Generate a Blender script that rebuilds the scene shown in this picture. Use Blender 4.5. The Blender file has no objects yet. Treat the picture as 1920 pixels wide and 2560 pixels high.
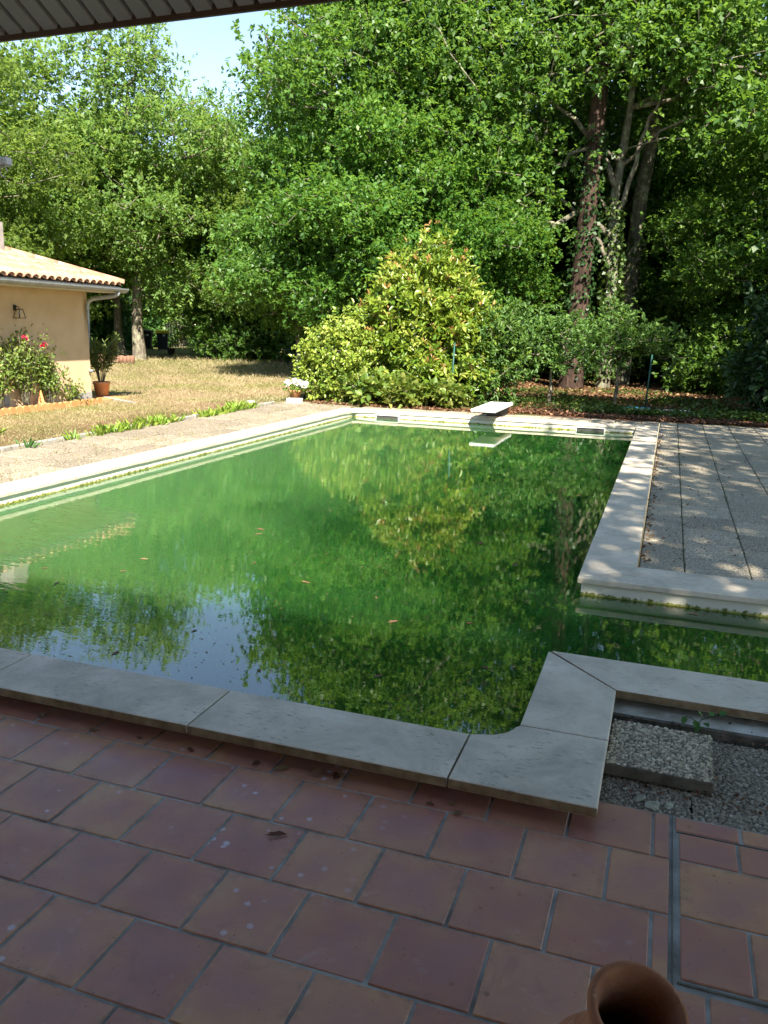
import bpy, bmesh, math, random
import numpy as np
from mathutils import Matrix, Vector

# ------------------------------------------------------------------ camera, sky, sun, exposure
SC = bpy.context.scene
COL = SC.collection
cam_d = bpy.data.cameras.new('camera'); cam = bpy.data.objects.new('camera', cam_d); COL.objects.link(cam)
cam_d.sensor_fit = 'VERTICAL'; cam_d.sensor_height = 36.0; cam_d.lens = 28.76
cam_d.clip_start = 0.05; cam_d.clip_end = 1500
cam.matrix_world = Matrix(((0.944946, -0.094374, 0.313321, 0.0),
                           (0.326315, 0.200419, -0.923770, 0.0),
                           (0.024384, 0.975154, 0.220181, 1.555),
                           (0, 0, 0, 1)))
SC.camera = cam

SUN_EL, SUN_AZ = math.radians(43), math.radians(30)      # azimuth measured from -Y towards +X
sdir = Vector((math.sin(SUN_AZ) * math.cos(SUN_EL), -math.cos(SUN_AZ) * math.cos(SUN_EL), math.sin(SUN_EL)))
W = bpy.data.worlds.new('World'); SC.world = W; W.use_nodes = True
wn = W.node_tree; wn.nodes.clear()
sky = wn.nodes.new('ShaderNodeTexSky'); sky.sky_type = 'NISHITA'; sky.sun_disc = False
sky.sun_elevation = SUN_EL; sky.sun_rotation = math.pi - SUN_AZ
sky.air_density = 0.85; sky.dust_density = 0.08; sky.ozone_density = 1.5
bg = wn.nodes.new('ShaderNodeBackground'); bg.inputs['Strength'].default_value = 0.092
wo = wn.nodes.new('ShaderNodeOutputWorld')
tn = wn.nodes.new('ShaderNodeMix'); tn.data_type = 'RGBA'; tn.blend_type = 'MULTIPLY'; tn.inputs[0].default_value = 1.0; tn.inputs[7].default_value = (1.10, 1.0, 0.90, 1)
wn.links.new(sky.outputs[0], tn.inputs[6]); wn.links.new(tn.outputs[2], bg.inputs[0]); wn.links.new(bg.outputs[0], wo.inputs[0])
sun_d = bpy.data.lights.new('sun', 'SUN'); sun_d.energy = 4.8; sun_d.angle = math.radians(0.55); sun_d.color = (1.0, 0.92, 0.80)
sun = bpy.data.objects.new('sun', sun_d); COL.objects.link(sun)
sun.rotation_euler = sdir.to_track_quat('Z', 'Y').to_euler(); sun.location = (20, -30, 40)
SC.view_settings.view_transform = 'Standard'; SC.view_settings.look = 'None'
SC.view_settings.gamma = 1.0; SC.view_settings.use_curve_mapping = False
SC.view_settings.exposure = 2.0
SC.cycles.max_bounces = 8; SC.cycles.diffuse_bounces = 3; SC.cycles.glossy_bounces = 3
SC.cycles.transparent_max_bounces = 8; SC.cycles.transmission_bounces = 4
SC.cycles.use_denoising = True
SC.cycles.caustics_reflective = False; SC.cycles.caustics_refractive = False

R = random.Random(7)
NR = np.random.default_rng(11)

# ------------------------------------------------------------------ helpers
def link(o, parent=None):
    COL.objects.link(o)
    if parent is not None: o.parent = parent
    return o
def tag(o, label=None, cat=None, group=None, kind=None):
    if label: o['label'] = label
    if cat: o['category'] = cat
    if group: o['group'] = group
    if kind: o['kind'] = kind
    return o
def empty(name, loc=(0, 0, 0), rz=0.0, s=1.0):
    o = bpy.data.objects.new(name, None); o.empty_display_size = 0.1
    o.location = loc; o.rotation_euler = (0, 0, rz); o.scale = (s, s, s) if not hasattr(s, '__len__') else s
    return link(o)
def obj(name, me, mat=None, parent=None, loc=None, rot=None):
    o = bpy.data.objects.new(name, me)
    if mat is not None and len(me.materials) == 0: me.materials.append(mat)
    if loc is not None: o.location = loc
    if rot is not None: o.rotation_euler = rot
    return link(o, parent)
def mesh_from(name, verts, faces, smooth=False):
    me = bpy.data.meshes.new(name); me.from_pydata([tuple(v) for v in verts], [], faces); me.update()
    if smooth: me.polygons.foreach_set('use_smooth', [True] * len(me.polygons))
    return me
def np_quads(name, verts, quads, tint=None, smooth=False):
    me = bpy.data.meshes.new(name); n = len(verts); m = len(quads)
    me.vertices.add(n); me.vertices.foreach_set('co', np.ascontiguousarray(verts, dtype=np.float32).ravel())
    me.loops.add(m * 4); me.loops.foreach_set('vertex_index', np.ascontiguousarray(quads, dtype=np.int32).ravel())
    me.polygons.add(m); me.polygons.foreach_set('loop_start', np.arange(0, m * 4, 4, dtype=np.int32))
    if smooth: me.polygons.foreach_set('use_smooth', np.ones(m, dtype=bool))
    if tint is not None:
        a = me.attributes.new('tint', 'FLOAT', 'POINT'); a.data.foreach_set('value', np.ascontiguousarray(tint, dtype=np.float32))
    me.update(calc_edges=True); return me
def bm_mesh(name, bm, smooth=False):
    bmesh.ops.recalc_face_normals(bm, faces=bm.faces[:])
    me = bpy.data.meshes.new(name); bm.to_mesh(me); bm.free()
    if smooth: me.polygons.foreach_set('use_smooth', [True] * len(me.polygons))
    return me
def add_box(bm, c, s, rot=None):
    r = bmesh.ops.create_cube(bm, size=1.0); vs = r['verts']
    M = Matrix.Translation(c) @ (rot if rot is not None else Matrix()) @ Matrix.Diagonal((s[0], s[1], s[2], 1))
    bmesh.ops.transform(bm, matrix=M, verts=vs); return vs
def box_mesh(name, s, bevel=0.0, seg=1, c=(0, 0, 0)):
    bm = bmesh.new(); add_box(bm, c, s)
    if bevel: bmesh.ops.bevel(bm, geom=bm.edges[:], offset=bevel, segments=seg, affect='EDGES', profile=0.6)
    return bm_mesh(name, bm)
def prism_mesh(name, poly, z0, z1, bevel=0.0, seg=2):
    bm = bmesh.new()
    b = [bm.verts.new((x, y, z0)) for x, y in poly]; t = [bm.verts.new((x, y, z1)) for x, y in poly]
    n = len(poly); ft = bm.faces.new(t); fb = bm.faces.new(b[::-1])
    for i in range(n): bm.faces.new((b[i], b[(i + 1) % n], t[(i + 1) % n], t[i]))
    if bevel:
        e = list(set(list(ft.edges) + list(fb.edges)))
        bmesh.ops.bevel(bm, geom=e, offset=bevel, segments=seg, affect='EDGES', profile=0.5)
    return bm_mesh(name, bm)
def tube_arrays(pts, rad, k=8, cap=True):
    P = np.array(pts, float); n = len(P); rad = np.broadcast_to(np.array(rad, float), (n,))
    T = np.gradient(P, axis=0); T /= np.linalg.norm(T, axis=1)[:, None] + 1e-9
    ref = np.array([0, 0, 1.0]) if abs(T[:, 2]).mean() < 0.8 else np.array([1.0, 0, 0])
    V = []
    for i in range(n):
        a = np.cross(T[i], ref); a /= np.linalg.norm(a) + 1e-9; b = np.cross(T[i], a)
        th = np.arange(k) * 2 * math.pi / k
        V.append(P[i] + rad[i] * (np.cos(th)[:, None] * a + np.sin(th)[:, None] * b))
    V = np.concatenate(V); F = []
    for i in range(n - 1):
        for j in range(k):
            F.append((i * k + j, i * k + (j + 1) % k, (i + 1) * k + (j + 1) % k, (i + 1) * k + j))
    F = [tuple(f) for f in F]
    if cap: F.append(tuple(range(k))[::-1]); F.append(tuple(range((n - 1) * k, n * k)))
    return V, F
def tube_mesh(name, paths, k=8, smooth=True):
    Vs, Fs, o = [], [], 0
    for pts, rad in paths:
        V, F = tube_arrays(pts, rad, k); Vs += [tuple(v) for v in V]; Fs += [tuple(i + o for i in f) for f in F]; o += len(V)
    return mesh_from(name, Vs, Fs, smooth)
def lathe_mesh(name, prof, k=28, smooth=True):
    V, F = [], []
    for r, z in prof:
        for j in range(k):
            a = 2 * math.pi * j / k; V.append((r * math.cos(a), r * math.sin(a), z))
    for i in range(len(prof) - 1):
        for j in range(k):
            F.append((i * k + j, i * k + (j + 1) % k, (i + 1) * k + (j + 1) % k, (i + 1) * k + j))
    return mesh_from(name, V, F, smooth)

# ------------------------------------------------------------------ materials
def newmat(name):
    m = bpy.data.materials.new(name); m.use_nodes = True; nt = m.node_tree; nt.nodes.clear()
    out = nt.nodes.new('ShaderNodeOutputMaterial'); return m, nt, out
class N:
    def __init__(s, nt): s.nt = nt
    def n(s, t, **k):
        x = s.nt.nodes.new('ShaderNode' + t)
        for a, b in k.items():
            if a in x.inputs: pass
            setattr(x, a, b)
        return x
    def l(s, a, b): s.nt.links.new(a, b)
    def val(s, sock, v):
        if hasattr(v, 'links') or isinstance(v, bpy.types.NodeSocket): s.l(v, sock)
        else: sock.default_value = v
    def noise(s, vec, scale, detail=4, rough=0.55, dist=0.0):
        x = s.n('TexNoise'); s.l(vec, x.inputs['Vector']); x.inputs['Scale'].default_value = scale
        x.inputs['Detail'].default_value = detail; x.inputs['Roughness'].default_value = rough; x.inputs['Distortion'].default_value = dist
        return x.outputs['Fac']
    def voro(s, vec, scale, feature='F1', out='Distance', rnd=1.0):
        x = s.n('TexVoronoi'); x.feature = feature; s.l(vec, x.inputs['Vector']); x.inputs['Scale'].default_value = scale
        x.inputs['Randomness'].default_value = rnd
        return x.outputs[out]
    def ramp(s, fac, stops):
        x = s.n('ValToRGB'); s.l(fac, x.inputs[0]); e = x.color_ramp.elements
        while len(e) < len(stops): e.new(0.5)
        for i, (p, c) in enumerate(stops):
            e[i].position = p; e[i].color = (*c, 1) if len(c) == 3 else c
        return x.outputs['Color']
    def step(s, fac, a, b, lo=0.0, hi=1.0):
        x = s.n('MapRange'); s.l(fac, x.inputs[0]); x.inputs[1].default_value = a; x.inputs[2].default_value = b
        x.inputs[3].default_value = lo; x.inputs[4].default_value = hi; return x.outputs[0]
    def mix(s, fac, a, b, mode='MIX'):
        x = s.n('Mix'); x.data_type = 'RGBA'; x.blend_type = mode
        s.val(x.inputs[0], fac)
        for sock, v in ((x.inputs[6], a), (x.inputs[7], b)):
            if isinstance(v, tuple): sock.default_value = (*v, 1)
            else: s.l(v, sock)
        return x.outputs[2]
    def math(s, op, a, b=0.0):
        x = s.n('Math'); x.operation = op; s.val(x.inputs[0], a); s.val(x.inputs[1], b); return x.outputs[0]
    def bump(s, h, strength=0.4, dist=0.01):
        x = s.n('Bump'); s.l(h, x.inputs['Height']); x.inputs['Strength'].default_value = strength; x.inputs['Distance'].default_value = dist
        return x.outputs[0]
    def coords(s, mode):
        if mode == 'world': return s.n('NewGeometry').outputs['Position']
        tc = s.n('TexCoord').outputs['Object']
        if mode == 'object': return tc
        oi = s.n('ObjectInfo').outputs['Random']          # object + random shift
        v = s.n('VectorMath'); v.operation = 'MULTIPLY_ADD'
        c = s.n('CombineXYZ'); s.l(oi, c.inputs[0]); s.l(oi, c.inputs[1]); s.l(oi, c.inputs[2])
        s.l(c.outputs[0], v.inputs[0]); v.inputs[1].default_value = (37.0, 53.0, 19.0); s.l(tc, v.inputs[2])
        return v.outputs[0]
def pbsdf(g, out, col, rough=0.7, normal=None, spec=0.4, metal=0.0):
    p = g.n('BsdfPrincipled')
    if isinstance(col, tuple): p.inputs['Base Color'].default_value = (*col, 1)
    else: g.l(col, p.inputs['Base Color'])
    g.val(p.inputs['Roughness'], rough); p.inputs['Specular IOR Level'].default_value = spec; p.inputs['Metallic'].default_value = metal
    if normal is not None: g.l(normal, p.inputs['Normal'])
    if out is not None: g.l(p.outputs[0], out.inputs['Surface'])
    return p
def simple(name, c1, c2=None, scale=8.0, rough=0.7, bump=0.15, bscale=60.0, bdist=0.004, spec=0.35, metal=0.0, mode='objrnd', c3=None):
    m, nt, out = newmat(name); g = N(nt); vec = g.coords(mode)
    f = g.noise(vec, scale, 5, 0.6)
    stops = [(0.32, c1), (0.68, c2 or c1)]
    if c3: stops = [(0.3, c1), (0.55, c2), (0.72, c3)]
    col = g.ramp(f, stops)
    nrm = g.bump(g.noise(vec, bscale, 5, 0.65), bump, bdist) if bump else None
    pbsdf(g, out, col, rough, nrm, spec, metal); return m
def leafmat(name, dark, mid, light, trans=0.35, rough=0.45, spec=0.35, tcol=None):
    m, nt, out = newmat(name); g = N(nt)
    a = g.n('Attribute'); a.attribute_name = 'tint'
    col = g.ramp(a.outputs['Fac'], [(0.0, dark), (0.5, mid), (1.0, light)])
    oi = g.n('ObjectInfo').outputs['Random']
    hs = g.n('HueSaturation'); g.l(col, hs.inputs['Color']); g.l(g.step(oi, 0, 1, 0.485, 0.515), hs.inputs['Hue']); g.l(g.step(oi, 0, 1, 0.85, 1.15), hs.inputs['Value'])
    p = pbsdf(g, None, hs.outputs[0], rough, None, spec)
    t = g.n('BsdfTranslucent'); tc = g.mix(0.55, hs.outputs[0], tcol or (light[0] * 1.5, light[1] * 1.5, light[2] * 0.6)); g.l(tc, t.inputs[0])
    mx = g.n('MixShader'); mx.inputs[0].default_value = trans; g.l(p.outputs[0], mx.inputs[1]); g.l(t.outputs[0], mx.inputs[2])
    g.l(mx.outputs[0], out.inputs['Surface']); return m

M = {}
# floor tiles: fired clay with ochre edges and purple hearts, lime spots
def tile_mat():
    m, nt, out = newmat('clay_tile'); g = N(nt); vo = g.coords('objrnd'); vw = g.coords('world'); tc = g.n('TexCoord').outputs['Object']
    oi = g.n('ObjectInfo').outputs['Random']
    sep = g.n('SeparateXYZ'); g.l(tc, sep.inputs[0])
    rad = g.math('MAXIMUM', g.math('ABSOLUTE', sep.outputs[0]), g.math('ABSOLUTE', sep.outputs[1]))
    f = g.math('ADD', g.math('MULTIPLY', rad, 3.6), g.math('MULTIPLY', g.math('SUBTRACT', g.noise(vo, 7.0, 3, 0.5), 0.5), 1.1))
    base = g.ramp(f, [(0.05, (0.345, 0.135, 0.100)), (0.3, (0.400, 0.155, 0.085)), (0.62, (0.450, 0.215, 0.090))])
    hs = g.n('HueSaturation'); g.l(base, hs.inputs['Color']); g.l(g.step(oi, 0, 1, 0.491, 0.506), hs.inputs['Hue'])
    g.l(g.step(oi, 0, 1, 0.90, 1.12), hs.inputs['Value']); hs.inputs['Saturation'].default_value = 0.95
    c = g.mix(g.step(g.noise(vw, 3.0, 6, 0.65), 0.35, 0.75, 0.0, 0.35), hs.outputs[0], (0.30, 0.17, 0.125))
    ed = g.math('MULTIPLY', g.step(rad, 0.098, 0.124), g.step(g.noise(vw, 24, 5, 0.7), 0.42, 0.7))
    c = g.mix(g.math('MULTIPLY', ed, 0.55), c, (0.10, 0.065, 0.05))
    c = g.mix(g.step(g.noise(vw, 5.5, 7, 0.75, 1.0), 0.56, 0.74, 0, 0.4), c, (0.13, 0.07, 0.055))
    c = g.mix(g.step(g.noise(vw, 8.0, 7, 0.7, 0.6), 0.60, 0.78, 0, 0.35), c, (0.50, 0.42, 0.38))
    # lime / paint spots, gathered in patches
    d = g.voro(vw, 21.0); cid = g.n('TexVoronoi'); g.l(vw, cid.inputs['Vector']); cid.inputs['Scale'].default_value = 21.0
    sx = g.n('SeparateColor'); g.l(cid.outputs['Color'], sx.inputs[0])
    dd = g.math('ADD', d, g.math('MULTIPLY', g.noise(vw, 55.0, 2), 0.22))
    sp = g.math('MULTIPLY', g.step(dd, 0.36, 0.29), g.math('GREATER_THAN', sx.outputs[0], 0.66))
    sw = g.n('SeparateXYZ'); g.l(vw, sw.inputs[0])
    patch = g.math('MULTIPLY', g.step(g.noise(vw, 1.6, 2), 0.46, 0.56), g.step(sw.outputs[0], -0.5, -1.1))
    c = g.mix(g.math('MULTIPLY', g.math('MULTIPLY', sp, patch), 0.7), c, (0.52, 0.47, 0.52))
    sp2 = g.math('MULTIPLY', g.step(dd, 0.30, 0.20), g.math('GREATER_THAN', sx.outputs[1], 0.86))
    c = g.mix(g.math('MULTIPLY', g.math('MULTIPLY', sp2, g.step(sw.outputs[0], -0.8, -0.3)), 0.75), c, (0.20, 0.085, 0.02))
    dk = g.math('MULTIPLY', g.step(g.voro(vw, 60.0), 0.16, 0.10), g.math('GREATER_THAN', g.noise(vw, 17.0, 2), 0.58))
    c = g.mix(g.math('MULTIPLY', dk, 0.7), c, (0.04, 0.025, 0.02))
    h = g.math('ADD', g.noise(vo, 160, 4), g.math('MULTIPLY', g.noise(vo, 9, 2), 2.5))
    pbsdf(g, out, c, g.step(g.noise(vo, 6, 4), 0.3, 0.7, 0.30, 0.52), g.bump(h, 0.22, 0.003), 0.5); return m
M['tile'] = tile_mat()
M['grout'] = simple('cement_grout', (0.42, 0.41, 0.37), (0.16, 0.15, 0.13), 6.0, 0.9, 0.5, 90, 0.005, 0.2, mode='world')
def stone_mat(name, a, b, c, pit=0.5):
    m, nt, out = newmat(name); g = N(nt); v = g.coords('objrnd'); vw = g.coords('world')
    col = g.ramp(g.noise(v, 4.5, 6, 0.65, 0.6), [(0.3, a), (0.52, b), (0.75, c)])
    st = g.n('Mapping'); st.inputs['Scale'].default_value = (10, 34, 34); g.l(v, st.inputs[0])
    pits = g.step(g.noise(st.outputs[0], 2.2, 4, 0.7), 0.585, 0.63)
    pits = g.math('MULTIPLY', pits, g.step(g.noise(v, 4, 3), 0.40, 0.58))
    col = g.mix(g.math('MULTIPLY', pits, pit), col, (0.14, 0.12, 0.10))
    dirt = g.step(g.noise(vw, 2.6, 8, 0.75, 0.8), 0.46, 0.72, 0, 0.62)
    col = g.mix(dirt, col, (0.24, 0.225, 0.18))
    h = g.math('SUBTRACT', g.noise(v, 120, 4), g.math('MULTIPLY', pits, 2.0))
    pbsdf(g, out, col, 0.62, g.bump(h, 0.25, 0.003), 0.35); return m
M['coping'] = stone_mat('travertine', (0.45, 0.38, 0.29), (0.56, 0.485, 0.375), (0.64, 0.565, 0.45), 0.75)
M['coping_shade_edge'] = simple('shaded_stained_edge', (0.11, 0.07, 0.035), (0.24, 0.18, 0.11), 14, 0.9, 0.4, 80, 0.003, 0.2)  # dirt plus the shade under the roof, both put into the colour
def agg_mat(name, scale, c1, c2, c3, gap, tint):
    m, nt, out = newmat(name); g = N(nt); v = g.coords('objrnd'); vw = g.coords('world')
    vo = g.n('TexVoronoi'); g.l(vw, vo.inputs['Vector']); vo.inputs['Scale'].default_value = scale
    sc = g.n('SeparateColor'); g.l(vo.outputs['Color'], sc.inputs[0])
    col = g.ramp(sc.outputs[0], [(0.1, c1), (0.55, c2), (0.95, c3)])
    gp = g.step(vo.outputs['Distance'], 0.42, 0.62)
    col = g.mix(gp, col, gap)
    col = g.mix(g.step(g.noise(vw, 1.7, 6, 0.7), 0.42, 0.72, 0, 0.6), col, tint)
    oi = g.n('ObjectInfo').outputs['Random']; hs = g.n('HueSaturation'); g.l(col, hs.inputs['Color']); g.l(g.step(oi, 0, 1, 0.82, 1.15), hs.inputs['Value'])
    h = g.step(vo.outputs['Distance'], 0.0, 0.6, 1.0, 0.0)
    pbsdf(g, out, hs.outputs[0], 0.8, g.bump(h, 0.7, 0.006), 0.3); return m
M['agg_right'] = agg_mat('exposed_aggregate_grey', 85, (0.29, 0.25, 0.19), (0.405, 0.355, 0.265), (0.52, 0.46, 0.345), (0.19, 0.16, 0.115), (0.33, 0.28, 0.19))
M['agg_left'] = agg_mat('exposed_aggregate_sandy', 62, (0.235, 0.195, 0.14), (0.34, 0.29, 0.215), (0.45, 0.39, 0.295), (0.14, 0.115, 0.08), (0.29, 0.24, 0.17))
M['cement_dark'] = simple('damp_cement', (0.075, 0.065, 0.05), (0.16, 0.145, 0.115), 11, 0.9, 0.6, 70, 0.006, 0.2, mode='world')
M['joint'] = simple('mossy_joint_soil', (0.09, 0.08, 0.055), (0.09, 0.12, 0.04), 6, 0.95, 0.6, 60, 0.01, 0.1, mode='world')
M['white_cement'] = simple('painted_cement', (0.58, 0.56, 0.48), (0.20, 0.17, 0.11), 6.5, 0.8, 0.5, 60, 0.006, 0.3, mode='world')
def pebble_mat():
    m, nt, out = newmat('pebble'); g = N(nt); a = g.n('Attribute'); a.attribute_name = 'tint'
    col = g.ramp(a.outputs['Fac'], [(0.0, (0.12, 0.09, 0.05)), (0.45, (0.33, 0.27, 0.18)), (0.8, (0.48, 0.39, 0.255)), (1.0, (0.62, 0.55, 0.41))])
    pbsdf(g, out, col, 0.6, g.bump(g.noise(g.coords('object'), 300, 3), 0.2, 0.001), 0.4); return m
M['pebble'] = pebble_mat()
M['pebble_dirty'] = pebble_mat(); M['pebble_dirty'].name = 'grimy_pebble'
for nd in M['pebble_dirty'].node_tree.nodes:
    if nd.type == 'VALTORGB':
        for el_ in nd.color_ramp.elements: c_ = el_.color; el_.color = (c_[0] * .62, c_[1] * .62, c_[2] * .64, 1)
def basin_mat():
    m, nt, out = newmat('pool_liner'); g = N(nt); v = g.coords('world')
    s = g.n('SeparateXYZ'); g.l(v, s.inputs[0])
    n1 = g.noise(v, 28, 5, 0.7); n0 = g.noise(v, 2.0, 4, 0.6)
    zz = g.math('SUBTRACT', g.math('ADD', s.outputs[2], 0.02), g.math('MULTIPLY', g.math('SUBTRACT', n1, 0.5), 0.045))
    zz = g.math('SUBTRACT', zz, g.math('MULTIPLY', g.math('SUBTRACT', n0, 0.5), 0.03))
    cream = g.ramp(n0, [(0.3, (0.56, 0.53, 0.42)), (0.7, (0.68, 0.64, 0.53))])
    c = g.mix(g.step(zz, 0.012, 0.002), cream, (0.27, 0.26, 0.05))
    c = g.mix(g.math('MULTIPLY', g.step(zz, 0.018, 0.009), g.step(n1, 0.5, 0.56)), c, (0.10, 0.11, 0.015))
    c = g.mix(g.step(s.outputs[2], -0.026, -0.05), c, (0.26, 0.34, 0.07))
    pbsdf(g, out, c, 0.5, g.bump(n1, 0.3, 0.004), 0.4); return m
M['basin'] = basin_mat()
M['algae_step'] = simple('algae_step', (0.30, 0.40, 0.03), (0.14, 0.24, 0.02), 18, 0.8, 0.3, 50, 0.006, 0.2, mode='world')
def water_mat():
    m, nt, out = newmat('green_pool_water'); g = N(nt); v = g.coords('world')
    mp = g.n('Mapping'); mp.inputs['Rotation'].default_value = (0, 0, 0.32); mp.inputs['Scale'].default_value = (0.55, 1.6, 1); g.l(v, mp.inputs[0])
    s = g.n('SeparateXYZ'); g.l(v, s.inputs[0])
    breeze = g.step(g.math('ADD', s.outputs[0], g.math('MULTIPLY', g.noise(v, 0.6, 2), 2.5)), -0.6, -3.4, 0.12, 1.0)
    h = g.math('ADD', g.math('MULTIPLY', g.noise(mp.outputs[0], 7.5, 3, 0.5, 0.4), breeze), g.math('MULTIPLY', g.noise(v, 1.1, 2), 0.9))
    h = g.math('ADD', h, g.math('MULTIPLY', g.noise(v, 45, 2), 0.035))
    nrm = g.bump(h, 0.055, 0.02)
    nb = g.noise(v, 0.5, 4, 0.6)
    left_glow = g.step(g.math('ADD', s.outputs[0], g.math('MULTIPLY', nb, 1.6)), -1.2, -4.4)      # paler to the left: sun and flare glow put into the colour
    murk = g.mix(left_glow, g.ramp(nb, [(0.3, (0.011, 0.062, 0.011)), (0.7, (0.022, 0.098, 0.018))]), (0.095, 0.250, 0.078))
    sp = g.math('MULTIPLY', g.step(g.voro(v, 38), 0.13, 0.09), g.math('GREATER_THAN', g.noise(v, 9, 3), 0.53))
    murk2 = g.mix(g.math('MULTIPLY', sp, 0.55), murk, (0.30, 0.31, 0.16))
    d = g.n('BsdfPrincipled'); g.l(murk2, d.inputs['Base Color']); d.subsurface_method = 'BURLEY'; d.inputs['Subsurface Weight'].default_value = 1.0
    d.inputs['Subsurface Radius'].default_value = (0.5, 1.0, 0.5); d.inputs['Subsurface Scale'].default_value = 1.7
    d.inputs['Roughness'].default_value = 1.0; d.inputs['Specular IOR Level'].default_value = 0.0
    t = g.n('BsdfTransparent'); t.inputs[0].default_value = (0.34, 0.62, 0.16, 1)
    body = g.n('MixShader'); body.inputs[0].default_value = 0.36; g.l(d.outputs[0], body.inputs[1]); g.l(t.outputs[0], body.inputs[2])
    gl = g.n('BsdfGlossy'); gl.inputs['Roughness'].default_value = 0.0; gl.inputs[0].default_value = (1, 1, 1, 1); g.l(nrm, gl.inputs['Normal'])
    fr = g.n('Fresnel'); fr.inputs['IOR'].default_value = 2.25; g.l(nrm, fr.inputs['Normal'])
    fac = g.math('MULTIPLY', fr.outputs[0], g.step(sp, 0, 1, 1.0, 0.35))
    mx = g.n('MixShader'); g.l(fac, mx.inputs[0]); g.l(body.outputs[0], mx.inputs[1]); g.l(gl.outputs[0], mx.inputs[2])
    g.l(mx.outputs[0], out.inputs['Surface']); return m
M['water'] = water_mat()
def ground_mat():
    m, nt, out = newmat('lawn_and_forest_floor'); g = N(nt); v = g.coords('world'); s = g.n('SeparateXYZ'); g.l(v, s.inputs[0])
    n1 = g.noise(v, 0.55, 5, 0.6); n2 = g.noise(v, 9.0, 6, 0.7); n3 = g.noise(v, 42.0, 4, 0.7)
    dry = g.ramp(n2, [(0.3, (0.19, 0.125, 0.065)), (0.55, (0.28, 0.20, 0.12)), (0.75, (0.36, 0.28, 0.18))])
    grn = g.ramp(n2, [(0.3, (0.09, 0.10, 0.025)), (0.6, (0.19, 0.185, 0.05)), (0.8, (0.28, 0.25, 0.09))])
    lawn = g.mix(g.step(n1, 0.42, 0.62), dry, grn)
    # far lawn greener, dappled tree shade put into the colour
    far = g.step(g.math('ADD', s.outputs[1], g.math('MULTIPLY', n1, 6)), 22.0, 28.0)
    lawn = g.mix(g.math('MULTIPLY', far, 0.65), lawn, (0.10, 0.12, 0.03))
    lit = g.ramp(n3, [(0.3, (0.055, 0.03, 0.017)), (0.55, (0.15, 0.075, 0.04)), (0.78, (0.27, 0.15, 0.085))])
    moss = g.ramp(n2, [(0.3, (0.03, 0.05, 0.012)), (0.7, (0.09, 0.12, 0.03))])
    wood = g.mix(g.step(n1, 0.5, 0.66), lit, moss)
    k = g.math('ADD', s.outputs[0], g.math('MULTIPLY', g.noise(v, 0.8, 3), 3.0))
    col = g.mix(g.step(k, -7.2, -5.6), lawn, wood)
    pbsdf(g, out, col, 0.95, g.bump(g.math('ADD', n3, n2), 0.8, 0.03), 0.15); return m
M['ground'] = ground_mat()
def bark_mat(name, a, b, c, lich=0.0, sc=9.0):
    m, nt, out = newmat(name); g = N(nt); v = g.coords('objrnd')
    mp = g.n('Mapping'); mp.inputs['Scale'].default_value = (sc, sc, sc * 0.22); g.l(v, mp.inputs[0])
    f = g.noise(mp.outputs[0], 2.0, 5, 0.7, 0.5)
    col = g.ramp(f, [(0.3, a), (0.5, b), (0.72, c)])
    if lich: col = g.mix(g.step(g.noise(v, 5.5, 5, 0.65), 0.5, 0.62, 0, lich), col, (0.33, 0.35, 0.22))
    pbsdf(g, out, col, 0.9, g.bump(f, 0.9, 0.03), 0.15); return m
M['bark'] = bark_mat('oak_bark', (0.05, 0.04, 0.03), (0.13, 0.11, 0.085), (0.22, 0.19, 0.15), 0.5)
M['bark_pale'] = bark_mat('lichen_oak_bark', (0.045, 0.038, 0.026), (0.11, 0.10, 0.07), (0.19, 0.175, 0.13), 0.55)
M['bark_pine'] = bark_mat('pine_bark', (0.014, 0.009, 0.007), (0.045, 0.028, 0.021), (0.095, 0.062, 0.047), 0.0, 7)
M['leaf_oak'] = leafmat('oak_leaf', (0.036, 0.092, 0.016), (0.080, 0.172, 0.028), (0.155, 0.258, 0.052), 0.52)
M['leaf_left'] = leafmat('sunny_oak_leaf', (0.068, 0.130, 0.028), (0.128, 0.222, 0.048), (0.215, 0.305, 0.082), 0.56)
M['leaf_deep'] = leafmat('deep_green_leaf', (0.030, 0.078, 0.014), (0.064, 0.140, 0.024), (0.115, 0.195, 0.040), 0.50, 0.42)
M['leaf_laurel'] = leafmat('laurel_leaf', (0.012, 0.032, 0.010), (0.024, 0.055, 0.014), (0.045, 0.085, 0.02), 0.22, 0.45, 0.3)
M['leaf_photinia'] = leafmat('photinia_leaf', (0.080, 0.155, 0.016), (0.175, 0.258, 0.028), (0.30, 0.335, 0.070), 0.38, 0.30, 0.5)
M['leaf_red'] = leafmat('young_red_leaf', (0.28, 0.13, 0.04), (0.38, 0.22, 0.07), (0.44, 0.30, 0.11), 0.35, 0.35, 0.45, (0.5, 0.22, 0.08))
M['leaf_euonymus'] = leafmat('yellow_green_leaf', (0.10, 0.16, 0.02), (0.20, 0.26, 0.035), (0.32, 0.35, 0.07), 0.3, 0.35, 0.45)
M['leaf_elm'] = leafmat('elm_leaf', (0.036, 0.085, 0.016), (0.074, 0.150, 0.028), (0.13, 0.215, 0.045), 0.40)
M['leaf_fern'] = leafmat('fern_leaf', (0.03, 0.085, 0.02), (0.06, 0.15, 0.035), (0.10, 0.20, 0.045), 0.4)
M['leaf_ivy'] = leafmat('ivy_leaf', (0.02, 0.05, 0.012), (0.05, 0.10, 0.02), (0.10, 0.15, 0.03), 0.25)
M['leaf_rose'] = leafmat('rose_leaf', (0.06, 0.125, 0.018), (0.125, 0.205, 0.034), (0.25, 0.29, 0.07), 0.4)
M['leaf_oleander'] = leafmat('oleander_leaf', (0.05, 0.09, 0.025), (0.10, 0.16, 0.04), (0.22, 0.25, 0.07), 0.3)
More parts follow.
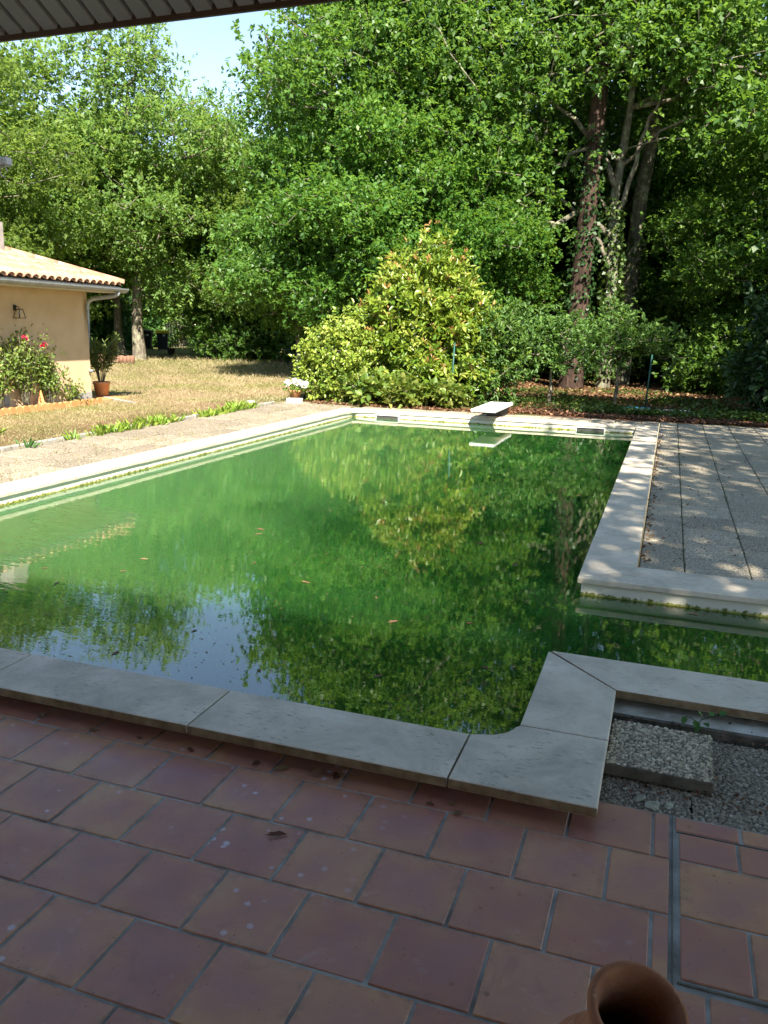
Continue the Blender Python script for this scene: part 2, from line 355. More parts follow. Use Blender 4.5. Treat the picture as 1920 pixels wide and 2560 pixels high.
M['leaf_dry'] = leafmat('dead_leaf', (0.06, 0.028, 0.016), (0.15, 0.075, 0.04), (0.27, 0.16, 0.09), 0.15, 0.7, 0.2, (0.25, 0.12, 0.05))
M['grass'] = leafmat('grass_blade', (0.10, 0.125, 0.035), (0.25, 0.205, 0.11), (0.37, 0.30, 0.185), 0.3, 0.6, 0.2)
M['strap'] = leafmat('strappy_leaf', (0.10, 0.20, 0.02), (0.19, 0.30, 0.035), (0.30, 0.38, 0.07), 0.35, 0.4)
M['petal_pink'] = leafmat('pink_petal', (0.42, 0.02, 0.07), (0.62, 0.035, 0.13), (0.72, 0.08, 0.2), 0.3, 0.5, 0.3, (0.7, 0.05, 0.15))
M['petal_white'] = leafmat('white_petal', (0.6, 0.6, 0.52), (0.75, 0.75, 0.68), (0.82, 0.82, 0.78), 0.25, 0.5, 0.3, (0.8, 0.8, 0.7))
M['stucco'] = simple('peach_stucco', (0.52, 0.37, 0.225), (0.61, 0.45, 0.29), 2.2, 0.9, 0.5, 110, 0.006, 0.2, mode='world')
M['plinth'] = simple('grey_plinth', (0.24, 0.23, 0.21), (0.32, 0.30, 0.27), 6, 0.9, 0.4, 90, 0.004, 0.2, mode='world')
M['roof_tile'] = simple('canal_roof_tile', (0.38, 0.175, 0.10), (0.48, 0.27, 0.17), 4.0, 0.85, 0.3, 70, 0.004, 0.25, c3=(0.54, 0.37, 0.27))
M['zinc'] = simple('zinc', (0.24, 0.26, 0.27), (0.33, 0.35, 0.36), 7, 0.45, 0.05, 60, 0.002, 0.5, 0.35)
M['fascia'] = simple('painted_soffit', (0.50, 0.48, 0.44), (0.56, 0.54, 0.50), 5, 0.7, 0.1, 60)
M['sheet'] = simple('galvanised_sheet', (0.44, 0.49, 0.49), (0.54, 0.59, 0.58), 3.0, 0.55, 0.1, 40, 0.002, 0.4, 0.25, mode='world')
M['brown_metal'] = simple('brown_trim', (0.075, 0.045, 0.032), (0.12, 0.075, 0.055), 9, 0.6, 0.1, 60)
M['terracotta'] = simple('terracotta', (0.46, 0.19, 0.085), (0.55, 0.26, 0.13), 7, 0.8, 0.2, 80, 0.003, 0.3, c3=(0.60, 0.34, 0.20))
M['jar'] = simple('jar_clay', (0.30, 0.125, 0.065), (0.40, 0.19, 0.105), 9, 0.75, 0.25, 90, 0.002, 0.35, c3=(0.48, 0.27, 0.17))
def jar_mat():
    m, nt, out = newmat('jar_clay'); g = N(nt); v = g.coords('object')
    mp = g.n('Mapping'); mp.inputs['Scale'].default_value = (3, 3, 90); g.l(v, mp.inputs[0]); rings = g.noise(mp.outputs[0], 1.0, 3, 0.6)
    c = g.ramp(g.noise(v, 9, 6, 0.65), [(0.3, (0.21, 0.085, 0.045)), (0.55, (0.31, 0.14, 0.075)), (0.75, (0.40, 0.21, 0.13))])
    c = g.mix(g.step(g.noise(v, 16, 7, 0.75, 0.8), 0.56, 0.72, 0, 0.55), c, (0.50, 0.40, 0.33)); c = g.mix(g.step(g.noise(v, 30, 6, 0.7), 0.62, 0.72, 0, 0.6), c, (0.10, 0.055, 0.035))
    pbsdf(g, out, c, 0.85, g.bump(g.math('ADD', rings, g.math('MULTIPLY', g.noise(v, 120, 3), 0.4)), 0.35, 0.004), 0.2); return m
M['jar'] = jar_mat()
M['edging'] = simple('clay_edging', (0.36, 0.19, 0.07), (0.44, 0.25, 0.10), 7, 0.85, 0.25, 90, 0.004, 0.25)
M['black'] = simple('black_metal', (0.02, 0.018, 0.017), (0.035, 0.03, 0.028), 12, 0.5, 0.05, 60)
M['glass'] = simple('frosted_glass', (0.5, 0.48, 0.42), (0.6, 0.58, 0.52), 9, 0.2, 0.0)
M['white'] = simple('white_plastic', (0.66, 0.66, 0.63), (0.74, 0.74, 0.71), 6, 0.5, 0.06, 60)
M['skim'] = simple('skimmer_plastic', (0.50, 0.52, 0.50), (0.60, 0.62, 0.58), 14, 0.5, 0.1, 60)
M['board'] = simple('diving_board_gelcoat', (0.56, 0.57, 0.54), (0.66, 0.66, 0.63), 5, 0.6, 0.25, 110, 0.003, c3=(0.46, 0.46, 0.42))
M['board_base'] = simple('board_pedestal', (0.03, 0.028, 0.026), (0.06, 0.055, 0.05), 8, 0.8, 0.3, 60)
M['post_green'] = simple('green_fence_post', (0.008, 0.05, 0.04), (0.015, 0.08, 0.062), 9, 0.5, 0.1, 60)
M['soil'] = simple('bed_soil', (0.07, 0.04, 0.025), (0.17, 0.10, 0.06), 14, 0.95, 0.8, 50, 0.02, 0.1, mode='world')
M['kerb'] = simple('kerb_concrete', (0.18, 0.165, 0.145), (0.30, 0.285, 0.25), 7, 0.9, 0.4, 60, 0.006, 0.2, c3=(0.38, 0.36, 0.32))
M['bin'] = simple('bin_plastic', (0.018, 0.02, 0.022), (0.03, 0.032, 0.035), 5, 0.45, 0.05, 60)
M['yellow'] = simple('yellow_lid', (0.72, 0.55, 0.02), (0.80, 0.62, 0.03), 5, 0.45, 0.05, 60)
M['chimney'] = simple('chimney_render', (0.22, 0.20, 0.18), (0.34, 0.31, 0.28), 9, 0.9, 0.5, 60)
M['log'] = simple('log_edging', (0.14, 0.07, 0.045), (0.24, 0.13, 0.085), 9, 0.9, 0.5, 50)
M['blue'] = simple('blue_plastic', (0.06, 0.33, 0.48), (0.10, 0.42, 0.55), 6, 0.4, 0.0)
M['rubble'] = simple('pale_mortar', (0.24, 0.22, 0.15), (0.40, 0.38, 0.28), 20, 0.9, 0.6, 90, 0.006)
M['orange'] = simple('orange_clay', (0.62, 0.20, 0.06), (0.68, 0.26, 0.09), 8, 0.7, 0.1, 60)
M['road'] = simple('pale_lane', (0.30, 0.29, 0.29), (0.38, 0.37, 0.36), 2, 0.9, 0.2, 30, mode='world')

# ------------------------------------------------------------------ leaf and tree builders (numpy)
def unit(a): return a / (np.linalg.norm(a, axis=-1, keepdims=True) + 1e-9)
def leaves(name, P, D, Nn, L, Wd, tint, shape='quad', fold=0.12):
    n = len(P); L = np.broadcast_to(np.asarray(L, float), (n,))[:, None]; Wd = np.broadcast_to(np.asarray(Wd, float), (n,))[:, None]
    D = unit(D); S = unit(np.cross(D, Nn)); U = np.cross(S, D)
    if shape == 'quad':
        V = np.stack([P, P + D * L * .52 + S * Wd * .5 + U * L * fold, P + D * L - U * L * .1, P + D * L * .52 - S * Wd * .5 + U * L * fold], 1)
        k = 4; q = np.array([[0, 1, 2, 3]])
    else:
        V = np.stack([P, P + D * L * .3 + S * Wd * .48 + U * L * fold, P + D * L * .72 + S * Wd * .40 + U * L * fold * .8, P + D * L - U * L * .08,
                      P + D * L * .72 - S * Wd * .40 + U * L * fold * .8, P + D * L * .3 - S * Wd * .48 + U * L * fold], 1)
        k = 6; q = np.array([[0, 1, 2, 3], [0, 3, 4, 5]])
    Q = (np.arange(n)[:, None, None] * k + q[None]).reshape(-1, 4)
    return np_quads(name, V.reshape(-1, 3), Q, np.repeat(np.clip(tint, 0, 1), k))
def rosettes(rng, ends, outdir, lpt, L, Wd, up=0.7, spread=0.9, lvar=0.45, ct=0.0):
    """leaves in rosettes round each twig end"""
    n = len(ends); E = np.repeat(ends, lpt, 0); O = np.repeat(outdir, lpt, 0)
    D = unit(O * 0.6 + rng.normal(0, spread, (n * lpt, 3)))
    Nn = unit(rng.normal(0, 0.5, (n * lpt, 3)) + np.array([0, 0, up]) + O * 0.35 + np.array(sdir) * 0.55)
    ll = L * (1 + lvar * rng.uniform(-1, 1, n * lpt)); ww = Wd / L * ll * rng.uniform(.8, 1.2, n * lpt)
    tt = np.repeat(rng.normal(0.45, 0.13, n) + ct, lpt) + rng.normal(0, 0.15, n * lpt)
    P = E + D * (0.12 * ll[:, None]) + rng.normal(0, .15, (n * lpt, 3)) * L
    return P, D, Nn, ll, ww, tt
def lobe_targets(rng, lobes, n, zmin=None, shell=0.6):
    w = np.array([l[6] if len(l) > 6 else l[3] * l[4] * l[5] for l in lobes], float); w /= w.sum()
    idx = rng.choice(len(lobes), n, p=w); C = np.array([l[:3] for l in lobes])[idx]; Rr = np.array([l[3:6] for l in lobes])[idx]
    d = unit(rng.normal(0, 1, (n, 3))); r = 1 - shell * rng.uniform(0, 1, n) ** 1.5
    T = C + d * Rr * r[:, None]
    if zmin is not None: T[:, 2] = np.maximum(T[:, 2], zmin + rng.uniform(0, .4, n))
    return T
def skeleton(rng, trunk, targets, first, step=0.7, arch=0.1):
    pos = [np.array(p, float) for p in trunk]; par = [-1] + list(range(len(trunk) - 1)); nt = len(trunk)
    tr = np.array(trunk, float)
    d0 = np.min(np.linalg.norm(targets[:, None] - tr[None, first:], axis=2), 1)
    A = np.zeros((6000, 3)); A[:nt] = tr; n = nt; tips = np.zeros(len(targets), int)
    for t in np.argsort(d0):
        T = targets[t]; d = T - A[first:n]; dist = np.linalg.norm(d, axis=1) + 1e-6
        cost = dist * (1 + 0.9 * np.clip(-d[:, 2] / dist, 0, 1)); j = int(np.argmin(cost)) + first
        d = T - A[j]; L = np.linalg.norm(d); m = max(1, int(L / step)); cur = j
        for k in range(1, m + 1):
            s = k / m; p = A[j] + d * s + np.array([0, 0, arch * L * math.sin(math.pi * s)])
            if k < m: p = p + rng.normal(0, 0.07 * min(L, 2), 3)
            if n >= 5999: break
            A[n] = p; par.append(cur); cur = n; n += 1
        tips[t] = cur
    return A[:n], np.array(par), nt, tips
def wood_mesh(name, A, par, nt, r0, rtip=0.012, trunk_r=None, k=6):
    n = len(A); cnt = np.ones(n)
    for i in range(n - 1, 0, -1): cnt[par[i]] += cnt[i] * (1 if par[i] >= nt or i >= nt else 1)
    rad = np.maximum(r0 * (cnt / cnt[0]) ** 0.48, rtip)
    if trunk_r is not None: rad[:nt] = trunk_r
    ch = np.arange(1, n); pa = par[1:]
    p0 = A[pa]; p1 = A[ch]; ra = np.minimum(rad[pa], rad[ch] * 1.35); rb = rad[ch]
    isT = ch < nt; ra[isT] = rad[pa][isT]
    T = unit(p1 - p0); p0 = p0 - T * (rb[:, None] * 0.3); ref = np.where(np.abs(T[:, 2:3]) < 0.9, np.array([[0, 0, 1.0]]), np.array([[1.0, 0, 0]]))
    a = unit(np.cross(T, ref)); b = np.cross(T, a)
    th = np.arange(k) * 2 * math.pi / k; ring = np.cos(th)[None, :, None] * a[:, None] + np.sin(th)[None, :, None] * b[:, None]
    V = np.stack([p0[:, None] + ring * ra[:, None, None], p1[:, None] + ring * rb[:, None, None]], 1)
    E = len(ch); base = np.arange(E)[:, None] * 2 * k; j = np.arange(k)[None]
    Q = np.stack([base + j, base + (j + 1) % k, base + k + (j + 1) % k, base + k + j], -1)
    return np_quads(name, V.reshape(-1, 3), Q.reshape(-1, 4), smooth=True)
def build_tree(seed, trunk, r0, lobes, nt_, twigs, lpt, L, Wd, first=3, zmin=None, rc=0.45, shape='quad', shell=0.6, trunk_r=None, up=0.7, arch=0.1, extra=None):
    rng = np.random.default_rng(seed)
    T = lobe_targets(rng, lobes, nt_, zmin, shell)
    if extra is not None: T = np.concatenate([T, np.array(extra, float)])
    A, par, nt, tips = skeleton(rng, trunk, T, first, arch=arch)
    tr = wood_mesh('trunk', A, par, nt, r0, trunk_r=trunk_r)
    ends = np.repeat(T, twigs, 0) + rng.normal(0, 1, (len(T) * twigs, 3)) * np.array([rc, rc, rc * .6])
    C = np.average(T, axis=0); od = unit(ends - np.repeat(T, twigs, 0) + 0.25 * unit(ends - C))
    cr = leaves('crown', *rosettes(rng, ends, od, lpt, L, Wd, up=up, ct=np.repeat(rng.normal(0, .17, len(T)), twigs)), shape=shape)
    return tr, cr
def place_tree(name, label, meshes, mats, loc, rz=0.0, s=1.0, group=None, cat='tree'):
    e = empty(name, loc, rz, s); tag(e, label, cat, group)
    for nm, me, mt in zip(('trunk', 'crown'), meshes, mats):
        if mt.name not in [m.name for m in me.materials]:
            if len(me.materials) == 0: me.materials.append(mt)
        o = obj(nm, me, None, e)
        if me.materials[0] != mt: o.material_slots[0].link = 'OBJECT'; o.material_slots[0].material = mt
    return e
def ivy(name, parent, path, rad, n, L, seed, mat, zlo, zhi):
    rng = np.random.default_rng(seed); P = np.array(path, float); z = rng.uniform(zlo, zhi, n) ** 1.0
    cx = np.interp(z, P[:, 2], P[:, 0]); cy = np.interp(z, P[:, 2], P[:, 1]); r = np.interp(z, P[:, 2], rad)
    a = rng.uniform(0, 2 * math.pi, n); o = np.stack([np.cos(a), np.sin(a), np.zeros(n)], 1)
    pos = np.stack([cx, cy, z], 1) + o * (r + rng.uniform(0, .1, n))[:, None]
    D = unit(o * .4 + rng.normal(0, .7, (n, 3)) + np.array([0, 0, -.4])); Nn = unit(o + rng.normal(0, .4, (n, 3)))
    me = leaves(name, pos, D, Nn, L * rng.uniform(.7, 1.3, n), L * .85, rng.normal(.5, .22, n)); return obj(name, me, mat, parent)

# ------------------------------------------------------------------ ground
def sheet(rects, z):
    V, F = [], []
    for (x0, x1, y0, y1) in rects:
        b = len(V); V += [(x0, y0, z), (x1, y0, z), (x1, y1, z), (x0, y1, z)]; F.append((b, b + 1, b + 2, b + 3))
    return V, F
G = 0.05
ground = obj('ground', mesh_from('ground', *sheet([(-400, -7.28, -80, 400), (-7.28, 400, 14.95, 400), (3.3, 400, -80, 14.95), (-7.28, 3.3, -80, -3.5)], G)), M['ground'])
tag(ground, 'dry lawn and leafy forest floor around the pool', 'ground', kind='structure')
lane = obj('lane', mesh_from('lane', *sheet([(-34, -20.5, 45.5, 47.5)], G + 0.006)), M['road']); tag(lane, 'pale lane glimpsed beyond the bins', 'road', kind='structure')

# ------------------------------------------------------------------ terrace and its tiles
bm = bmesh.new()
add_box(bm, (-1.99, -0.44, -0.0515), (10.5, 6.12, 0.096))
terrace = obj('terrace', bm_mesh('terrace', bm), M['grout']); tag(terrace, 'terrace of square fired clay tiles in front of the pool', 'floor', kind='structure')
tile_cache = {}
def floor_tile(u0, u1, v0, v1, g=0.0048):
    w, d = round(u1 - u0 - 2 * g, 3), round(v1 - v0 - 2 * g * 0.8, 3)
    if w < 0.015 or d < 0.015: return
    var = R.randrange(3); key = (w, d, var)
    if key not in tile_cache:
        bm = bmesh.new(); add_box(bm, (0, 0, -0.009), (w, d, 0.018))
        for v in bm.verts: v.co.x += R.uniform(-.0012, .0012); v.co.y += R.uniform(-.0012, .0012)
        bmesh.ops.bevel(bm, geom=[e for e in bm.edges if all(v.co.z > -0.005 for v in e.verts)] + [e for e in bm.edges if abs(e.verts[0].co.z - e.verts[1].co.z) > .01], offset=0.003, segments=1, affect='EDGES')
        tile_cache[key] = bm_mesh('floor_tile', bm)
    obj('floor_tile', tile_cache[key], M['tile'], terrace, ((u0 + u1) / 2, (v0 + v1) / 2, R.uniform(-.0012, .0012)), (R.uniform(-.004, .004), R.uniform(-.004, .004), R.uniform(-.003, .003)))
TP = 0.26
for r in range(-1, 10):
    v1 = 2.369 - TP * r; v0 = v1 - TP
    if r == -1: v0, v1 = 2.369, 2.617
    off = -2.118 + (0.129 if r % 2 else 0.0) + R.uniform(-.004, .004)
    k0 = -8 if r < 7 else -5
    for i in range(k0, 9):
        a, b = off + i * TP, off + (i + 1) * TP
        if a < 0.140: floor_tile(a, min(b, 0.143), v0, v1)
hatch = [(0.153, 0.355, 2.530, 2.617), (0.355, 0.615, 2.530, 2.617), (0.615, 0.875, 2.530, 2.617), (0.164, 0.341, 2.376, 2.523), (0.341, 0.60, 2.376, 2.523), (0.60, 0.84, 2.376, 2.523),
         (0.164, 0.455, 2.117, 2.376), (0.455, 0.715, 2.117, 2.376), (0.164, 0.341, 1.876, 2.117), (0.341, 0.60, 1.876, 2.117), (0.60, 0.84, 1.876, 2.117)]
for (a, v0, v1) in ((.875, 2.530, 2.617), (.84, 2.376, 2.523), (.715, 2.117, 2.376), (.84, 1.876, 2.117)):
    hatch += [(a + i * TP, a + (i + 1) * TP, v0, v1) for i in range(4)]
for h in hatch: floor_tile(*h)
for r in range(5):
    for i in range(7):
        a = 0.229 + (0.13 if r % 2 else 0) + (i - 1) * TP; floor_tile(max(a, 0.153), a + TP, 1.585 - r * TP, 1.845 - r * TP)
fr = bmesh.new()
add_box(fr, (0.1485, 1.92, -0.006), (0.003, 1.38, 0.014)); add_box(fr, (0.51, 1.864, -0.006), (0.70, 0.006, 0.014)); add_box(fr, (0.51, 2.5265, -0.007), (0.70, 0.003, 0.013))
hf = obj('hatch_frame', bm_mesh('hatch_frame', fr), M['cement_dark'], terrace)

# ------------------------------------------------------------------ swimming pool
pool = empty('swimming_pool', (-2.85, 8.2, 0)); tag(pool, 'long rectangular swimming pool with pale stone coping and murky green water', 'pool')
def inpool(o): o.location = Vector(o.location) - Vector((-2.85, 8.2, 0)); return o
poly = [(-5.295, 2.753), (-0.411, 2.753), (-0.411, 3.684), (2.2, 3.684), (2.2, 4.945), (-0.411, 4.945), (-0.411, 13.776), (-5.295, 13.776)]
def offset(poly, d):
    n = len(poly); out = []
    for i in range(n):
        a, b, c = Vector(poly[i - 1]), Vector(poly[i]), Vector(poly[(i + 1) % n])
        e1 = (b - a).normalized(); e2 = (c - b).normalized(); n1 = Vector((e1.y, -e1.x)); n2 = Vector((e2.y, -e2.x))
        out.append(tuple(b + n1 * d + n2 * d))
    return out
def ring_wall(inner, outer, z0, z1):
    n = len(inner); V = [(x, y, z0) for x, y in inner] + [(x, y, z1) for x, y in inner] + [(x, y, z1) for x, y in outer] + [(x, y, z0) for x, y in outer]
    F = []
    for i in range(n):
        j = (i + 1) % n
        F += [(i, i + n, j + n, j), (i + n, i + 2 * n, j + 2 * n, j + n), (i + 2 * n, i + 3 * n, j + 3 * n, j + 2 * n)]
    return V, F
inn = offset(poly, 0.022); outp = offset(poly, 0.17)
basin = inpool(obj('basin_wall', mesh_from('basin_wall', *ring_wall(inn, outp, -1.6, 0.049)), M['basin'], pool))
fl = inpool(obj('basin_floor', prism_mesh('basin_floor', outp, -1.7, -1.55), M['basin'], pool))
# rounded entry step under water on the right
sp = [(1.02 + 0.0, 3.70)] + [(1.02 - 0.16 * math.sin(math.pi * t / 10), 3.70 + 1.23 * t / 10) for t in range(1, 10)] + [(1.02, 4.93), (2.19, 4.93), (2.19, 3.70)]
inpool(obj('entry_step', prism_mesh('entry_step', sp[::-1], -1.5, -0.07, 0.02), M['algae_step'], pool))
# coping stones
Z0, Z1 = 0.051, 0.09
def coping(poly, bev=0.007):
    cx = sum(p[0] for p in poly) / len(poly); cy = sum(p[1] for p in poly) / len(poly)
    me = prism_mesh('coping_stone', [(x - cx, y - cy) for x, y in poly], Z0, Z1, bev, 3)
    me.materials.append(M['coping']); me.materials.append(M['coping_shade_edge'])
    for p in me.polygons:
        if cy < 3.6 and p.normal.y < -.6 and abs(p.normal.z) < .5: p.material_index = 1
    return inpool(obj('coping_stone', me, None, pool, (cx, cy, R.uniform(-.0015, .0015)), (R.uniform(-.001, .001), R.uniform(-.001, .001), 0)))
def rect(x0, x1, y0, y1, g=0.0014): return [(x0 + g, y0 + g), (x1 - g, y0 + g), (x1 - g, y1 - g), (x0 + g, y1 - g)]
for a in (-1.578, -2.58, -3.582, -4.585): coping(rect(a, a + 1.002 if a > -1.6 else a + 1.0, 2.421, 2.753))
coping(rect(-1.578 + 1.002, -0.553, 2.421, 2.753)) if False else None
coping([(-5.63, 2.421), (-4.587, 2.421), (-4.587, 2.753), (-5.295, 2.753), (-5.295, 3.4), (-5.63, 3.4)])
g = 0.0022; arc = [(-0.551 + 0.14 * math.sin(t * math.pi / 16), 2.753 + 0.14 * (1 - math.cos(t * math.pi / 16))) for t in range(0, 9)]
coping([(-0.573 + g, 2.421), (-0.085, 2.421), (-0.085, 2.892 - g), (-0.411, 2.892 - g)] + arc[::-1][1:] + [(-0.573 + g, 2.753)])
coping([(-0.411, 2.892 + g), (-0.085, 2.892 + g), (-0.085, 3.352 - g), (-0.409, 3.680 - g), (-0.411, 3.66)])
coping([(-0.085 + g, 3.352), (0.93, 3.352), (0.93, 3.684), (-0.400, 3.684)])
coping(rect(0.93, 1.93, 3.352, 3.684)); coping([(1.932, 3.352), (2.53, 3.352), (2.53, 4.1), (2.2, 4.1), (2.2, 3.684), (1.932, 3.684)])
coping([(2.2, 4.103), (2.53, 4.103), (2.53, 5.33), (1.75, 5.33), (1.75, 4.945), (2.2, 4.945)])
coping([(-0.411, 4.945), (-0.078, 5.275), (-0.078, 6.05), (-0.411, 6.05)])
coping([(-0.405, 4.943), (0.72, 4.943), (0.72, 5.33), (-0.074, 5.33), (-0.074, 5.274)]); coping(rect(0.72, 1.75, 4.943, 5.33))
v = 6.05
while v < 13.1: coping(rect(-0.411, -0.078, v, min(v + 1.0, 13.446))); v += 1.0
coping(rect(-0.411, -0.078, 13.05, 13.446)) if v < 13.4 and False else None
coping([(-0.411, 13.45), (-0.078, 13.45), (-0.078, 14.11), (-1.0, 14.11), (-1.0, 13.776), (-0.411, 13.776)])
u = -1.003
while u > -4.6: coping(rect(u - 1.0, u, 13.776, 14.11)); u -= 1.0
coping([(u - 0.003, 13.776), (u - 0.003, 14.11), (-5.63, 14.11), (-5.63, 13.3), (-5.295, 13.3), (-5.295, 13.70), (-5.22, 13.776)][::-1])
v = 3.403
while v < 13.2: coping(rect(-5.63, -5.295, v, min(v + 1.0, 13.297))); v += 1.0
# skimmers in the far wall
def skimmer(u0, u1, z0, z1):
    e = bmesh.new(); t = 0.016; y = 13.788
    add_box(e, ((u0 + u1) / 2, y, z1 - t / 2), (u1 - u0, 0.02, t)); add_box(e, ((u0 + u1) / 2, y, z0 + t / 2), (u1 - u0, 0.02, t))
    add_box(e, (u0 + t / 2, y, (z0 + z1) / 2), (t, 0.02, z1 - z0 - 2 * t)); add_box(e, (u1 - t / 2, y, (z0 + z1) / 2), (t, 0.02, z1 - z0 - 2 * t))
    fr = inpool(obj('skimmer', bm_mesh('skimmer', e), M['skim'], pool))
    e = bmesh.new(); add_box(e, ((u0 + u1) / 2, 13.7975, (z0 + z1) / 2), (u1 - u0 - 2 * t, 0.006, z1 - z0 - 2 * t))
    o = obj('opening', bm_mesh('opening', e), M['board_base'], fr)
    e = bmesh.new(); add_box(e, ((u0 + u1) / 2 - .03, 13.793, (z0 + z1) / 2 - .02), ((u1 - u0) * .5, 0.004, 0.045)); obj('flap', bm_mesh('flap', e), M['brown_metal'], fr)
    return fr
skimmer(-4.88, -4.44, -0.12, 0.040); skimmer(-1.37, -0.90, -0.12, 0.040)
# water
wi = offset(poly, 0.03)
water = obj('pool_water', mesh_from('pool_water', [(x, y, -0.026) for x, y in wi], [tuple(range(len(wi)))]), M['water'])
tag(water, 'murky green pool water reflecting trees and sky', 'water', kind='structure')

# ------------------------------------------------------------------ paving
path = obj('path', box_mesh('path', (1.64, 12.35, 0.2), c=(-6.47, 8.775, -0.062)), M['soil']); tag(path, 'sandy slab path along the left side of the pool', 'path', kind='structure')
pave = bmesh.new(); add_box(pave, (1.615, 10.14, -0.05), (3.37, 9.62, 0.2)); add_box(pave, (-2.87, 14.54, -0.051), (5.56, 0.82, 0.2)); add_box(pave, (2.93, 3.975, -0.052), (0.74, 2.7, 0.2))
pave = obj('pavement', bm_mesh('pavement', pave), M['joint']); tag(pave, 'grey exposed aggregate slab paving to the right of the pool', 'pavement', kind='structure')
slab_cache = {}
def paving_slab(parent, u0, u1, v0, v1, top, mat, g=0.0035, th=0.03, tilt=0.004):
    w, d = round(u1 - u0 - 2 * g, 3), round(v1 - v0 - 3.4 * g, 3); key = (w, d, mat.name)
    if key not in slab_cache: slab_cache[key] = box_mesh('paving_slab', (w, d, th), 0.006, 1, (0, 0, -th / 2)); slab_cache[key].materials.append(mat)
    return obj('paving_slab', slab_cache[key], None, parent, ((u0 + u1) / 2, (v0 + v1) / 2, top + R.uniform(-.003, .003)), (R.uniform(-tilt, tilt), R.uniform(-tilt, tilt), R.uniform(-.006, .006)))
cols = [-5.64, -6.04, -6.44, -7.10]
for c in range(3):
    v = 4.3 + 0.17 * c
    while v < 14.9:
        w = 0.62; paving_slab(path, cols[c + 1], cols[c], v, min(v + w, 14.95), 0.064 + (0.006 if c == 2 and R.random() < .3 else 0), M['agg_left'], 0.009, .03, .012); v += w
cu = [-0.066, 0.215, 0.615, 1.015, 1.415, 1.815, 2.215, 2.615, 3.015, 3.29]
for c in range(len(cu) - 1):
    v = 5.335; first = (0.385 if c % 2 == 0 else 0.46)
    while v < 14.9:
        w = first if v < 5.34 else 0.466; paving_slab(pave, cu[c], cu[c + 1], v, min(v + w, 14.93), 0.07, M['agg_right']); v += w
u = -5.55
while u < -0.2:
    w = R.uniform(.36, .5); paving_slab(pave, u, min(u + w, -0.07), 14.12, 14.5, 0.068, M['agg_right'], 0.008, 0.03, 0.01); paving_slab(pave, u + .1, min(u + w + .1, -0.07), 14.5, 14.9, 0.066, M['agg_right'], 0.01, 0.03, 0.012) if u + .3 < -.07 else None; u += w
# kerb between path and lawn
kb = empty('kerb', (-7.2, 9.5, 0)); tag(kb, 'low weathered concrete kerb between the dry lawn and the sandy path', 'kerb')
v = 4.5
while v < 14.2:
    w = R.uniform(.9, 1.05); me = box_mesh('kerb_block', (0.07, w - .01, 0.16), 0.008, 1); o = obj('kerb_block', me, M['kerb'], kb, (0 + R.uniform(-.006, .006), v + w / 2 - 9.5, 0.02 + R.uniform(-.008, .008)), (0, R.uniform(-.03, .03), R.uniform(-.006, .006))); v += w

# ------------------------------------------------------------------ sunken corner by the terrace, lower right
def pebbles(name, parent, x0, x1, y0, y1, z, r, seed, mt='pebble'):
    rng = np.random.default_rng(seed); sx = r * 1.75; nx = int((x1 - x0) / sx); ny = int((y1 - y0) / sx)
    gx, gy = np.meshgrid(np.linspace(x0 + r * .6, x1 - r * .6, nx), np.linspace(y0 + r * .6, y1 - r * .6, ny))
    P = np.stack([gx.ravel(), gy.ravel()], 1) + rng.uniform(-.45, .45, (nx * ny, 2)) * sx
    n = len(P); rr = r * rng.uniform(.65, 1.25, n); a = rng.uniform(0, math.pi, n); el = rng.uniform(1.0, 1.7, n)
    k = 6; th = np.arange(k) * 2 * math.pi / k; lv = [(1.0, 0.0), (0.85, 0.42), (0.35, 0.62)]
    rings = []
    for s, h in lv:
        x = np.cos(th)[None] * rr[:, None] * s * el[:, None]; y = np.sin(th)[None] * rr[:, None] * s
        X = x * np.cos(a)[:, None] - y * np.sin(a)[:, None]; Y = x * np.sin(a)[:, None] + y * np.cos(a)[:, None]
        rings.append(np.stack([X + P[:, :1], Y + P[:, 1:], np.broadcast_to(z - r * .25 + h * rr[:, None] + rng.uniform(-.1, .15, n)[:, None] * r, X.shape)], -1))
    V = np.stack(rings, 1).reshape(-1, 3); base = np.arange(n)[:, None] * 3 * k; j = np.arange(k)[None]
    Q = [np.stack([base + l * k + j, base + l * k + (j + 1) % k, base + (l + 1) * k + (j + 1) % k, base + (l + 1) * k + j], -1).reshape(-1, 4) for l in range(2)]
    b = base[:, 0]; Q.append(np.stack([b + 12, b + 13, b + 14, b + 15], 1)); Q.append(np.stack([b + 12, b + 15, b + 16, b + 17], 1))
    me = np_quads(name, V, np.concatenate(Q), np.repeat(rng.beta(1.6, 1.4, n), 18), smooth=True)
    o = obj(name, me, M[mt], parent); o['kind'] = 'stuff'; return o
low = obj('sunken_paving', box_mesh('sunken_paving', (3.4, 0.74, 0.1), c=(1.6, 2.985, -0.098)), M['cement_dark']); tag(low, 'lower strip of paving in the corner between terrace and coping', 'paving', kind='structure')
PS = M['cement_dark']
for (x0, x1, y0, y1, sd) in ((-0.16, 0.205, 2.625, 3.24, 3), (0.215, 0.72, 2.625, 3.235, 4), (0.73, 1.2, 2.625, 3.235, 5), (1.21, 1.68, 2.625, 3.235, 6), (1.69, 2.16, 2.625, 3.235, 7)):
    s = obj('paving_slab', box_mesh('paving_slab', (x1 - x0, y1 - y0, 0.03), 0.004, 1), PS, low, ((x0 + x1) / 2, (y0 + y1) / 2, -0.028), (0, 0, 0))
    pebbles('pebble_facing', s, -(x1 - x0) / 2, (x1 - x0) / 2, -(y1 - y0) / 2, (y1 - y0) / 2, 0.0165, 0.0055, sd, 'pebble_dirty')
ls = empty('loose_slab', (0.10, 2.985, -0.004), -0.02); tag(ls, 'loose pebble-faced concrete slab lying raised beside the coping corner', 'slab')
